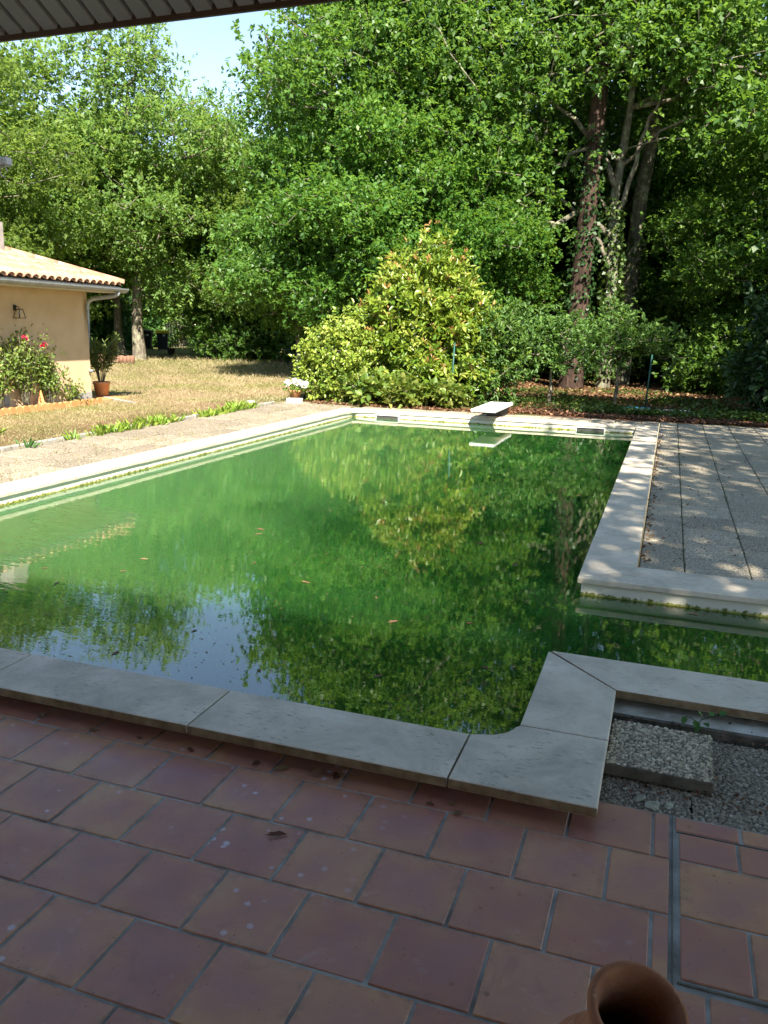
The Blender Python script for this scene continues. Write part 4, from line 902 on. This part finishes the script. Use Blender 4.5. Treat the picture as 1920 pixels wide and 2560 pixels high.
A2 = gen(102, 12.5, 3.2, 3.0, .20, 520, 13, 7, .125, .075, rc=.40)
A3 = gen(103, 10.0, 3.8, 2.0, .20, 600, 15, 7, .15, .085, rc=.42)
A4 = gen(104, 14.0, 4.3, 3.5, .26, 480, 14, 6, .185, .115, rc=.75)
A5 = gen(105, 12.0, 3.6, 1.6, .22, 480, 14, 6, .185, .115, rc=.75)
LF, OK, DP = M['leaf_left'], M['leaf_oak'], M['leaf_deep']
# left group behind the house
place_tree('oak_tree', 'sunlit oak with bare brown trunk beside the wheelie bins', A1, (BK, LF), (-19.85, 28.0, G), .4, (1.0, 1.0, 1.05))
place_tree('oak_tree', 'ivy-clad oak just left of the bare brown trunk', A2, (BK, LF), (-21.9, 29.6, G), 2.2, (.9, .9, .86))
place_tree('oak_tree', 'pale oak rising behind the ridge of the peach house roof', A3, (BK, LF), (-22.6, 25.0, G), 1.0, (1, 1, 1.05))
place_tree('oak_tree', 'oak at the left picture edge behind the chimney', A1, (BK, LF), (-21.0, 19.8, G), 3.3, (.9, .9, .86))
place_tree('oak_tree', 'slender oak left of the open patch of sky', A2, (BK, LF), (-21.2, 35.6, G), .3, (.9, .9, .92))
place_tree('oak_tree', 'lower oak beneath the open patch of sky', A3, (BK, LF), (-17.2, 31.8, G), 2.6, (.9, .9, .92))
# centre
GC = gen(111, 14.5, 4.2, 2.0, .26, 850, 15, 7, .12, .075, lean=(.5, 0), rc=.40)
place_tree('oak_tree', 'tall oak right of the open patch of sky', GC, (BK, OK), (-9.2, 25.0, G), 0.0, (.92, .92, 1))
GH = gen(112, 13.5, 4.2, 2.4, .26, 850, 15, 7, .12, .075, lean=(-1.2, 0), rc=.40)
place_tree('oak_tree', 'dense oak with dark forked limbs behind the golden bush', GH, (BK, OK), (-7.2, 24.3, G), .8, 1.0)
# hero oak at right with arching limbs
lob = [(-3.6, -1.0, 8.0, 2.6, 2.3, 1.9), (-4.6, -1.4, 5.6, 1.9, 1.7, 1.2), (-2.6, -1.5, 4.2, 1.2, 1.2, .8), (0, 0, 10.6, 3.4, 3.0, 2.4), (3.0, -.8, 8.6, 2.6, 2.2, 1.9), (-6.0, -1.0, 8.6, 1.9, 1.8, 1.7), (1.4, -2.0, 8.4, 1.8, 1.5, 1.1), (-1.0, -2.2, 7.9, 1.6, 1.3, 1.0), (-2.2, -1.2, 6.2, 1.3, 1.0, .8), (1.8, -.8, 6.6, 1.3, 1.0, .8)]
tpI = [(0, 0, 0), (.03, 0, 1), (.04, 0, 2.1), (0, 0, 3.1), (-.06, 0, 4.0), (-.10, 0, 4.9), (0, 0, 5.9), (.12, 0, 7.2), (.15, .1, 8.6), (.1, .1, 10.2)]
HI = build_tree(121, tpI, .16, lob, 640, 14, 7, .125, .08, first=3, rc=.40, trunk_r=np.array([.23, .19, .17, .16, .15, .14, .12, .10, .07, .05]), arch=.16)
e = place_tree('oak_tree', 'lichen-covered oak with arching limbs right of the dark pine trunk', HI, (PL, OK), (-1.72, 23.8, G)); ivy('ivy', e, tpI, [.27, .23, .21, .20, .19, .17, .14, .11, .08, .05], 1500, .11, 5, M['leaf_ivy'], .3, 5.0)
for pth, r in (([(-.05, -.05, 3.2), (-.5, -.25, 4.1), (-1.1, -.4, 4.75), (-1.8, -.5, 5.2), (-2.7, -.6, 5.5)], .11), ([(-.05, 0, 5.2), (-.5, -.3, 6.1), (-1.2, -.5, 6.9), (-2.1, -.7, 7.4), (-3.2, -.8, 7.7)], .13), ([(0, -.05, 4.6), (.35, -.2, 5.6), (.55, -.3, 6.6), (.95, -.4, 7.6), (1.2, -.5, 8.9)], .11), ([(.05, 0, 5.8), (.7, -.2, 6.4), (1.5, -.3, 6.8), (2.4, -.4, 7.0)], .08), ([(-.05, 0, 4.2), (-.6, -.2, 5.3), (-.9, -.3, 5.9), (-1.7, -.4, 6.2), (-2.4, -.5, 6.1)], .07)):
    t = np.linspace(0, len(pth) - 1, 17); pp = np.array(pth); sm = np.stack([np.interp(t, range(len(pth)), pp[:, k]) for k in range(3)], 1); sm[1:-1] = (sm[:-2] + 2 * sm[1:-1] + sm[2:]) / 4 + NR.normal(0, .025, (15, 3))
    obj('limb', tube_mesh('limb', [(sm, np.linspace(r * .68, r * .25, 17))], 7), BK, e)
tpJ = [(0, 0, 0), (.03, 0, 1.2), (.06, 0, 2.6), (.10, 0, 4.2), (.15, 0, 6), (.2, 0, 8), (.25, 0, 10), (.3, 0, 12.5), (.3, 0, 15)]; rJ = np.array([.38, .31, .285, .265, .24, .21, .17, .12, .06])
HJ = build_tree(122, tpJ, .1, [(0, 0, 14, 2.6, 2.6, 2.0), (.5, .5, 11.8, 2.2, 2.2, .9)], 150, 10, 6, .18, .06, first=5, trunk_r=rJ)
e = place_tree('pine_tree', 'dark straight pine trunk wrapped in ivy', HJ, (PN, DP), (-2.52, 23.1, G)); ivy('ivy', e, tpJ, rJ, 1300, .11, 6, M['leaf_laurel'], .3, 6.5)
tpK = [(0, 0, 0), (.02, 0, 1.3), (.0, 0, 2.6), (.05, 0, 4.0), (.1, 0, 5.3), (.25, 0, 6.6), (.4, 0, 8.0), (.5, 0, 9.6), (.55, 0, 11.2)]; rK = np.array([.30, .26, .25, .24, .22, .19, .16, .12, .08])
HK = build_tree(123, tpK, .13, [(0, 0, 11, 3.2, 3, 2.2), (2.2, -.5, 8.6, 2.2, 2, 1.6), (3.2, .5, 10.5, 2.2, 2, 1.8), (-1, 1, 8.2, 1.6, 1.6, 1.2)], 340, 14, 7, .135, .085, first=4, trunk_r=rK, arch=.14)
e = place_tree('oak_tree', 'pale sunlit oak trunk standing right of the lichen-covered oak', HK, (PL, OK), (-1.35, 26.0, G)); ivy('ivy', e, tpK, rK, 900, .11, 7, M['leaf_ivy'], .3, 4.2)
for i, (x, y, sc, lab) in enumerate(((-10.3, 22.3, .66, 'low leafy oak left behind the golden bush'), (-7.6, 21.4, .72, 'low oak directly behind the tip of the golden bush'), (-5.5, 22.4, .64, 'low oak between golden bush and dark pine trunk'), (1.75, 24.4, .62, 'low mid-green oak right of the pale sunlit trunk'), (3.4, 28.0, .85, 'mid-green oak deeper in the right woods'))):
    place_tree('oak_tree', lab, A3, (BK, OK), (x, y, G), 1.3 * i, sc)
# right edge
RL = gen(131, 9.5, 3.2, 2.8, .22, 280, 11, 6, .17, .10, lean=(.8, -.4))
place_tree('oak_tree', 'shaded dark tree with forked leaning trunk near the right edge', RL, (BK, OK), (3.7, 22.3, G), .5, 1.0)
RM = gen(132, 8.6, 2.4, 4.0, .15, 250, 11, 6, .12, .07, lean=(-.3, -.2))
place_tree('oak_tree', 'near oak whose leaves hang into the top right corner', RM, (BK, OK), (3.3, 11.4, G), 1.5, 1.0)
RN = gen(133, 11.0, 3.9, 4.6, .25, 230, 11, 6, .17, .10)
place_tree('oak_tree', 'oak right of the veranda shading the grey paving', RN, (BK, OK), (7.0, 3.2, G), 0.3, 1.0)
place_tree('oak_tree', 'oak behind the veranda shading the near right paving', RN, (BK, OK), (6.3, -2.4, G), 4.1, 1.0)
# woods behind
wood = [(-11.6, 34.5), (-9.6, 38), (-7.6, 32.5), (-5.2, 37), (-3.6, 31.5), (-1.6, 36), (.6, 32), (2.6, 36.5), (4.4, 31), (6.5, 40), (2.5, 47), (-12.5, 43), (-7, 44), (-1.5, 43), (4.5, 43), (8, 36), (7.6, 30)]
for i, (x, y) in enumerate(wood):
    place_tree('woodland_tree', 'leafy tree among the dense woods behind the pool', (A5, A4, A5)[i % 3], (BK, DP if i % 3 else OK), (x, y, G), i * 1.7, .82 + .2 * R.random(), 'trees of the woods behind the pool')
woodl = [(-33, 34), (-30.5, 39), (-29.5, 46), (-25, 48), (-21, 50), (-17.0, 52), (-13.5, 42), (-36, 28), (-28, 29), (-27, 21.5), (-34, 44), (-29, 53), (-22.5, 56), (-18, 55), (-12, 50)]
for i, (x, y) in enumerate(woodl):
    place_tree('woodland_tree', 'leafy tree in the far woods on the left behind the lawn', (A5, A4, A5)[i % 3], (BK, LF if i % 2 else OK), (x, y, G), i * 2.1 + .5, (.5 if -22 < x < -11 else .64) + .14 * R.random(), 'trees of the far left woods')

# distant woods closing the view: one mass of leaves
rng = np.random.default_rng(150); n = 70000; az = rng.uniform(-1.05, .45, n); dd = rng.uniform(58, 78, n); hh = (6.5 + 2.5 * np.sin(az * 9) + 1.5 * np.sin(az * 23 + 1)) * rng.uniform(0, 1, n) ** .8
P = np.stack([np.sin(az) * dd, np.cos(az) * dd, G + .1 + hh], 1); D = unit(rng.normal(0, 1, (n, 3))); o = obj('distant_woods', leaves('distant_woods', P, D, unit(rng.normal(0, .6, (n, 3)) + [0, -.3, .6]), rng.uniform(.4, .7, n), .4, rng.normal(.45, .2, n)), M['leaf_deep']); tag(o, 'distant mass of woodland foliage closing the view', 'woods', kind='stuff')

# ------------------------------------------------------------------ shrubs
def shrub(seed, lobes, nt_, twigs, lpt, L, Wd, rc, shape='oval', nst=5, h=1.0, spread=.4, shell=.5, up=.5, zmin=.05):
    rng = np.random.default_rng(seed); T = lobe_targets(rng, lobes, nt_, zmin, shell)
    A, par, nt, tips = skeleton(rng, [(0, 0, 0), (0, 0, h * .12), (0.02, 0, h * .25), (0, 0.02, h * .45), (0, 0, h * .65)], T, 1, .4, .03)
    wd = wood_mesh('stems', A, par, nt, .05, .006, np.array([.05, .045, .04, .03, .02]), 5)
    ends = np.repeat(T, twigs, 0) + rng.normal(0, rc, (len(T) * twigs, 3)); ends[:, 2] = np.maximum(ends[:, 2], .04)
    C = np.array([0, 0, h * .4]); od = unit(unit(ends - C) + rng.normal(0, .3, ends.shape) + [0, 0, .35])
    P, D, Nn, ll, ww, tt = rosettes(rng, ends, od, lpt, L, Wd, up=up, spread=.65, ct=np.repeat(rng.normal(0, .2, len(T)), twigs))
    return wd, leaves('foliage', P, D, Nn, ll, ww, tt, shape), ends, od, rng
def place_shrub(name, label, sh, mats, loc, rz=0, s=1.0, group=None, cat='shrub'):
    e = empty(name, loc, rz, s); tag(e, label, cat, group)
    for nm, me, mt in (('stems', sh[0], mats[0]), ('foliage', sh[1], mats[1])):
        if len(me.materials) == 0: me.materials.append(mt)
        o = obj(nm, me, None, e)
        if me.materials[0] != mt: o.material_slots[0].link = 'OBJECT'; o.material_slots[0].material = mt
    return e
ph = shrub(201, [(.25, 0, .6, 1.3, 1.25, .6), (.15, 0, 1.25, 1.3, 1.15, .65), (1.3, .1, 1.0, .6, .6, .5), (-.05, 0, 1.85, 1.2, 1.05, .7), (.12, 0, 2.5, .85, .75, .6), (-.55, 0, 2.45, .45, .45, .5), (.1, 0, 3.0, .42, .4, .45), (.95, -.2, 1.75, .5, .5, .45), (-1.0, -.2, 1.75, .42, .5, .35)], 600, 9, 8, .115, .046, .125, h=3.2, shell=.35)
e = place_shrub('photinia_bush', 'tall golden-green conical bush with coppery shoot tips behind the pool', ph, (M['bark'], M['leaf_photinia']), (-4.85, 16.75, G), 0, (1.0, 1.0, .96))
rng = ph[4]; T = ph[2]; C = np.array([0, 0, 1.2]); rad = np.linalg.norm((T - C) / [1.5, 1.3, 1.9], axis=1); idx = rng.choice(np.where((rad > .72) & (T[:, 2] > .7))[0], 260)
tip = np.concatenate([T[idx], np.array([[.0, 0, 3.62], [-.12, .0, 3.5], [.12, .05, 3.66], [-.7, 0, 2.95], [-1.0, 0, 2.5], [-.45, 0, 3.3]])]); od = unit(unit(tip - C) * .4 + [0, 0, 1.0] + rng.normal(0, .2, tip.shape))
P, D, Nn, ll, ww, tt = rosettes(rng, tip + od * .06, od, 5, .09, .03, up=.1, spread=.35); obj('shoot_tips', leaves('shoot_tips', P, D, Nn, ll, ww, tt, 'oval'), M['leaf_red'], e)
eu = shrub(202, [(0, 0, .5, .85, .75, .5), (.05, -.1, 1.0, .8, .65, .45), (.2, 0, 1.4, .5, .5, .3)], 280, 9, 6, .075, .04, .11, h=1.5, shell=.4)
place_shrub('euonymus_bush', 'rounded yellow-green bush at the left foot of the golden bush', eu, (M['bark'], M['leaf_euonymus']), (-6.45, 15.95, G))
el = shrub(203, [(-1.1, 0, 1.2, .75, .6, .25), (-.3, 0, 1.75, .7, .6, .22), (.6, 0, 1.5, .8, .6, .25), (.3, -.4, 1.2, .6, .5, .15), (.1, 0, 2.05, .35, .35, .15)], 95, 7, 8, .09, .034, .2, h=1.5, shell=.7)
place_shrub('elm_shrub', 'feathery dark green shrub on thin stems behind the diving board', el, (M['bark'], M['leaf_elm']), (-2.35, 17.6, G), 0, (1, 1, .86))
el2 = shrub(204, [(-.5, 0, 1.75, .7, .6, .2), (.45, 0, 1.55, .7, .6, .22), (1.15, 0, 1.15, .55, .4, .12), (0, -.3, 1.3, .5, .4, .12), (.1, 0, 2.05, .4, .4, .15)], 85, 7, 8, .09, .034, .2, h=1.6, shell=.7)
place_shrub('elm_shrub', 'feathery shrub with one straight dark stem right of the thin-stemmed shrub', el2, (M['bark'], M['leaf_elm']), (-1.05, 18.4, G), 0, (1, 1, .88))
el3 = shrub(205, [(0, 0, .8, .7, .6, .7), (.2, 0, 1.5, .6, .5, .5)], 120, 7, 8, .085, .032, .14, h=1.6, shell=.6)
place_shrub('elm_shrub', 'small-leaved shaded shrub wedged between golden bush and diving board', el3, (M['bark'], M['leaf_elm']), (-3.35, 16.6, G))
lr = shrub(206, [(0, 0, .9, 1.2, 1.2, .9), (.2, 0, 2.0, 1.2, 1.2, .9), (.3, 0, 3.2, 1.0, 1.0, .9)], 360, 8, 6, .14, .06, .22, h=3.2, shell=.4)
place_shrub('laurel_bush', 'very dark laurel bush filling the right edge behind the paving', lr, (M['bark'], M['leaf_laurel']), (2.55, 17.4, G))
place_shrub('laurel_bush', 'dark laurel bush deeper in the woods at right', lr, (M['bark'], M['leaf_laurel']), (3.4, 20.0, G), 1.3, .95)
db_ = shrub(207, [(0, 0, .9, 2.0, 1.8, .9), (-.2, 0, 2.2, 1.8, 1.7, 1.0), (0, 0, 3.3, 1.4, 1.4, .9)], 420, 9, 6, .15, .07, .3, 'quad', h=3.5, shell=.45)
place_shrub('evergreen_bush', 'broad dark evergreen bush at the end of the lawn', db_, (M['bark'], M['leaf_deep']), (-17.4, 31.4, G))
un = shrub(208, [(0, 0, .7, 1.4, 1.3, .7), (.2, .1, 1.6, 1.1, 1.1, .8)], 240, 9, 6, .13, .075, .26, 'quad', h=1.8, shell=.6)
und = [(-4.4, 30.4), (-1.2, 28.2), (-6.2, 30.6), (.3, 27.0), (-13.6, 32.0), (-12.0, 29.0), (-10.3, 27.6), (-8.6, 28.6), (-6.6, 27.4), (-5.0, 28.6), (-3.6, 27.6), (1.0, 28.8), (2.4, 27.4), (3.2, 24.6), (4.2, 23.0), (-2.2, 29.8), (-14.8, 34.5), (-9.0, 24.8), (-.4, 30.2)]
for i, (x, y) in enumerate(und): place_shrub('woodland_shrub', 'shadowy shrub of the undergrowth below the woodland trees', un, (M['bark'], (DP, OK, M['leaf_laurel'])[i % 3]), (x, y, G), i * 1.3, .9 + .5 * R.random(), 'undergrowth shrubs of the woods')
place_shrub('woodland_shrub', 'light-leaved sunlit shrub left of the dark laurel bush', un, (M['bark'], OK), (1.3, 23.4, G), .3, .85)
for i, (x, y) in enumerate([(-28.6, 36.9), (-29.8, 38.5), (-26.2, 32.2), (-21.0, 47.5), (-30, 42.5), (-19.0, 44), (-24.6, 30.2), (-18.6, 42.5), (-25.5, 45)]):
    place_shrub('fern_bush', 'feathery bright green bush near the bins beyond the lawn', un, (M['bark'], M['leaf_fern']), (x, y, G), i * 1.1, 1.0 + .4 * R.random(), 'green bushes near the bins')
# broad-leaved low plants in front of the golden bush
bl = shrub(209, [(0, 0, .2, .42, .3, .2), (.2, 0, .38, .25, .2, .14), (-.25, .05, .30, .22, .2, .14)], 60, 4, 5, .12, .07, .08, h=.5, shell=.9, up=.9)
for (x, y, s, lab) in ((-5.55, 15.1, 1.05, 'low broad-leaved plant at the left below the golden bush'), (-4.75, 15.05, .95, 'low broad-leaved plant in the middle below the golden bush'), (-3.95, 15.3, .85, 'low broad-leaved plant nearest the upright post')):
    place_shrub('broadleaf_plant', lab, bl, (M['bark'], M['leaf_rose']), (x, y, G), x, s, None, 'plant')

# ground cover and fallen leaves
rng = np.random.default_rng(301); n = 26000; uu = rng.uniform(-3.6, 4.5, n); vv = 15.75 + rng.uniform(0, 1, n) ** 1.8 * 11
den = np.sin(uu * 2.1 + vv) + np.sin(vv * 1.7 - uu) + rng.normal(0, 1.0, n); keep = den > -.3 + (vv - 16) * .22; uu, vv = uu[keep], vv[keep]; n = len(uu)
P = np.stack([uu, vv, G + rng.uniform(.0, .14, n) * (1 - np.clip((vv - 16) / 10, 0, .7))], 1); D = unit(rng.normal(0, 1, (n, 3)) * [1, 1, .3]); o = obj('ground_ivy', leaves('ground_ivy', P, D, unit(rng.normal(0, .45, (n, 3)) + [0, 0, 1]), rng.uniform(.05, .10, n), .06, rng.normal(.45, .22, n)), M['leaf_ivy']); tag(o, 'green ivy ground cover behind the far paving', 'ground cover', kind='stuff')
rng = np.random.default_rng(302)
def litter(name, label, n, fu, fv, z, Ls):
    uu, vv = fu(n), fv(n); P = np.stack([uu, vv, z + rng.uniform(0, .03, n)], 1); D = unit(rng.normal(0, 1, (n, 3)) * [1, 1, .25]); o = obj(name, leaves(name, P, D, unit(rng.normal(0, .5, (n, 3)) + [0, 0, 1]), rng.uniform(.6, 1.2, n) * Ls, Ls * .6, rng.uniform(0, 1, n), 'quad', .2), M['leaf_dry']); tag(o, label, 'leaf litter', kind='stuff')
litter('leaf_litter', 'brown fallen leaves along the back edge of the paving', 6500, lambda n: rng.uniform(-3.2, 4.0, n), lambda n: 15.25 + np.abs(rng.normal(0, .42, n)), G + .01, .07)
litter('forest_litter', 'russet leaf litter on the forest floor behind the shrubs', 14000, lambda n: rng.uniform(-6, 5, n), lambda n: rng.uniform(16.5, 30, n), G, .09)
litter('bush_litter', 'fallen leaves below the golden bush beside the far coping', 1500, lambda n: rng.uniform(-6.6, -2.6, n), lambda n: 14.75 + np.abs(rng.normal(0, .22, n)), .062, .06)
litter('paving_litter', 'scattered dry leaves and bits on the grey paving', 160, lambda n: -.05 + np.abs(rng.normal(0, .5, n)), lambda n: rng.uniform(5.35, 14.5, n), .072, .03)
litter('coping_litter', 'line of dry leaves along the outer edge of the right coping', 200, lambda n: -.055 + np.abs(rng.normal(0, .02, n)), lambda n: rng.uniform(5.35, 13, n), .072, .035)
litter('corner_litter', 'dark leaf crumbs in the sunken corner by the terrace', 130, lambda n: rng.uniform(-.08, .7, n), lambda n: rng.choice([3.24, 2.80, 2.72, 3.29], n) + rng.normal(0, .03, n), -.008, .022)

# ------------------------------------------------------------------ single dead leaves
def dead_leaf(seed, s):
    r = random.Random(seed); n = 14; V = [(0, 0, 0)]; F = []
    for i in range(n):
        a = 2 * math.pi * i / n; rr = s * (.36 + .10 * (i % 2)) * r.uniform(.8, 1.2); x, y = math.cos(a) * rr * 1.5, math.sin(a) * rr * .8
        V.append((x, y, s * .25 * (y / s) ** 2 * 4 * r.uniform(.5, 1) + s * .1 * (x / s) ** 2))
    for i in range(n): F.append((0, 1 + i, 1 + (i + 1) % n))
    V.append((s * .85, 0.004, s * .05)); V.append((s * .5, -.003 * s, 0)); F.append((1, len(V) - 2, len(V) - 1))
    me = mesh_from('dead_leaf', V, F, True); a = me.attributes.new('tint', 'FLOAT', 'POINT'); a.data.foreach_set('value', [r.uniform(.25, .8)] * len(V)); me.materials.append(M['leaf_dry']); return me
DL = [dead_leaf(i, .05) for i in range(5)]
spots = [(-3.30, 4.55), (-3.18, 4.28), (-3.75, 4.1), (-3.4, 3.85), (-2.95, 5.6), (-2.9, 5.45), (-2.2, 5.15), (-2.55, 4.75), (-2.0, 4.5), (-1.55, 4.45), (-2.7, 6.5), (-2.1, 6.9), (-1.6, 6.6), (-1.2, 5.9), (-3.6, 5.9), (-1.3, 4.1), (-.9, 4.2), (-.75, 3.6), (-1.1, 3.35), (-1.7, 3.2), (-2.4, 3.15), (-2.2, 3.5), (-.9, 5.4), (-3.1, 3.4), (-1.0, 9.0), (-1.5, 9.6), (-.9, 10.5), (-1.3, 11.0), (-2.0, 11.5), (-1.1, 11.8), (-.7, 8.2), (-1.9, 8.0), (.35, 4.0), (.7, 4.4), (.1, 4.65), (.25, 4.82), (-.1, 4.15)]
for i, (x, y) in enumerate(spots):
    o = obj('floating_leaf', DL[i % 5], None, None, (x + R.uniform(-.05, .05), y + R.uniform(-.05, .05), -.024), (0, 0, R.uniform(0, 6.28))); s = R.uniform(.45, 1.15); o.scale = (s, s * R.uniform(.5, 1), s * .5); tag(o, 'small dead leaf floating on the green pool water', 'leaf', 'dead leaves floating on the pool')
rng = np.random.default_rng(402); n = 2600; cc = np.stack([rng.uniform(-5, -.6, 60), rng.uniform(3, 13.5, 60)], 1); ci = rng.integers(0, 60, n)
P = np.where((rng.uniform(0, 1, n) < .6)[:, None], cc[ci] + rng.normal(0, .28, (n, 2)), np.stack([rng.uniform(-5.2, -.5, n), rng.uniform(2.85, 13.7, n)], 1)); P = np.clip(P, [-5.24, 2.8], [-.46, 13.72]); P = np.concatenate([P, np.stack([-.3 + rng.uniform(0, 1.5, 160), rng.uniform(3.75, 4.9, 160)], 1), np.stack([rng.uniform(-.4, 1.6, 120), 4.93 - np.abs(rng.normal(0, .05, 120))], 1)]); n = len(P)
o = obj('floating_specks', leaves('floating_specks', np.column_stack([P, np.full(n, -.0245)]), unit(rng.normal(0, 1, (n, 3)) * [1, 1, 0]), np.tile([[0, 0, 1.0]], (n, 1)), rng.uniform(.006, .02, n), .008, rng.uniform(.3, 1, n), 'quad', 0.0), M['leaf_dry']); tag(o, 'tiny bits of pollen and leaf crumbs floating on the pool', 'debris', kind='stuff')
fallen = [(-1.98, 2.40), (-1.78, 2.41), (-1.55, 2.40), (-1.28, 2.405), (-1.18, 2.41), (-1.05, 2.42), (-.98, 2.43), (-.62, 2.385), (-.55, 2.41), (-.52, 2.37), (-2.25, 2.42)]
for i, (x, y) in enumerate(fallen):
    o = obj('fallen_leaf', DL[(i * 2) % 5], None, None, (x, y, .003), (R.uniform(-.3, .3), R.uniform(-.3, .3), R.uniform(0, 6.28))); s = R.uniform(.45, .9); o.scale = (s, s, s); tag(o, 'crumpled dead leaf on the tiles under the near coping', 'leaf', 'dead leaves under the near coping')
o = obj('fallen_leaf', DL[2], None, None, (-1.02, 2.045, .004), (.1, .1, .6)); o.scale = (1.0, .6, 1.2); tag(o, 'dark withered leaf lying alone on the tile joint mid terrace', 'leaf')
# seedling in the sunken corner
rng = np.random.default_rng(401); e = empty('seedling', (0.245, 3.27, 0.0)); tag(e, 'small green seedling sprouting below the step coping', 'plant')
ps = [np.array([(0, 0, 0), (0, -.005, .04), (.01, -.01, .07)]), np.array([(0, -.005, .04), (-.03, -.01, .06), (-.05, -.01, .065)]), np.array([(0.01, -.01, .06), (.04, -.01, .08), (.07, -.01, .09)])]
obj('stems', tube_mesh('stems', [(p, .0018) for p in ps], 5), M['leaf_fern'], e)
P = np.array([(.01, -.01, .07), (-.05, -.01, .065), (.07, -.01, .09), (.04, -.01, .08), (0, -.005, .035), (-.02, -.01, .055), (.02, -.01, .05), (0, 0, .02)]); obj('foliage', leaves('foliage', P, unit(rng.normal(0, .7, P.shape) + [.2, -.3, .0]), unit(rng.normal(0, .3, P.shape) + [0, -.3, 1]), .035, .024, rng.uniform(.3, .9, len(P)), 'oval'), M['leaf_fern'], e)
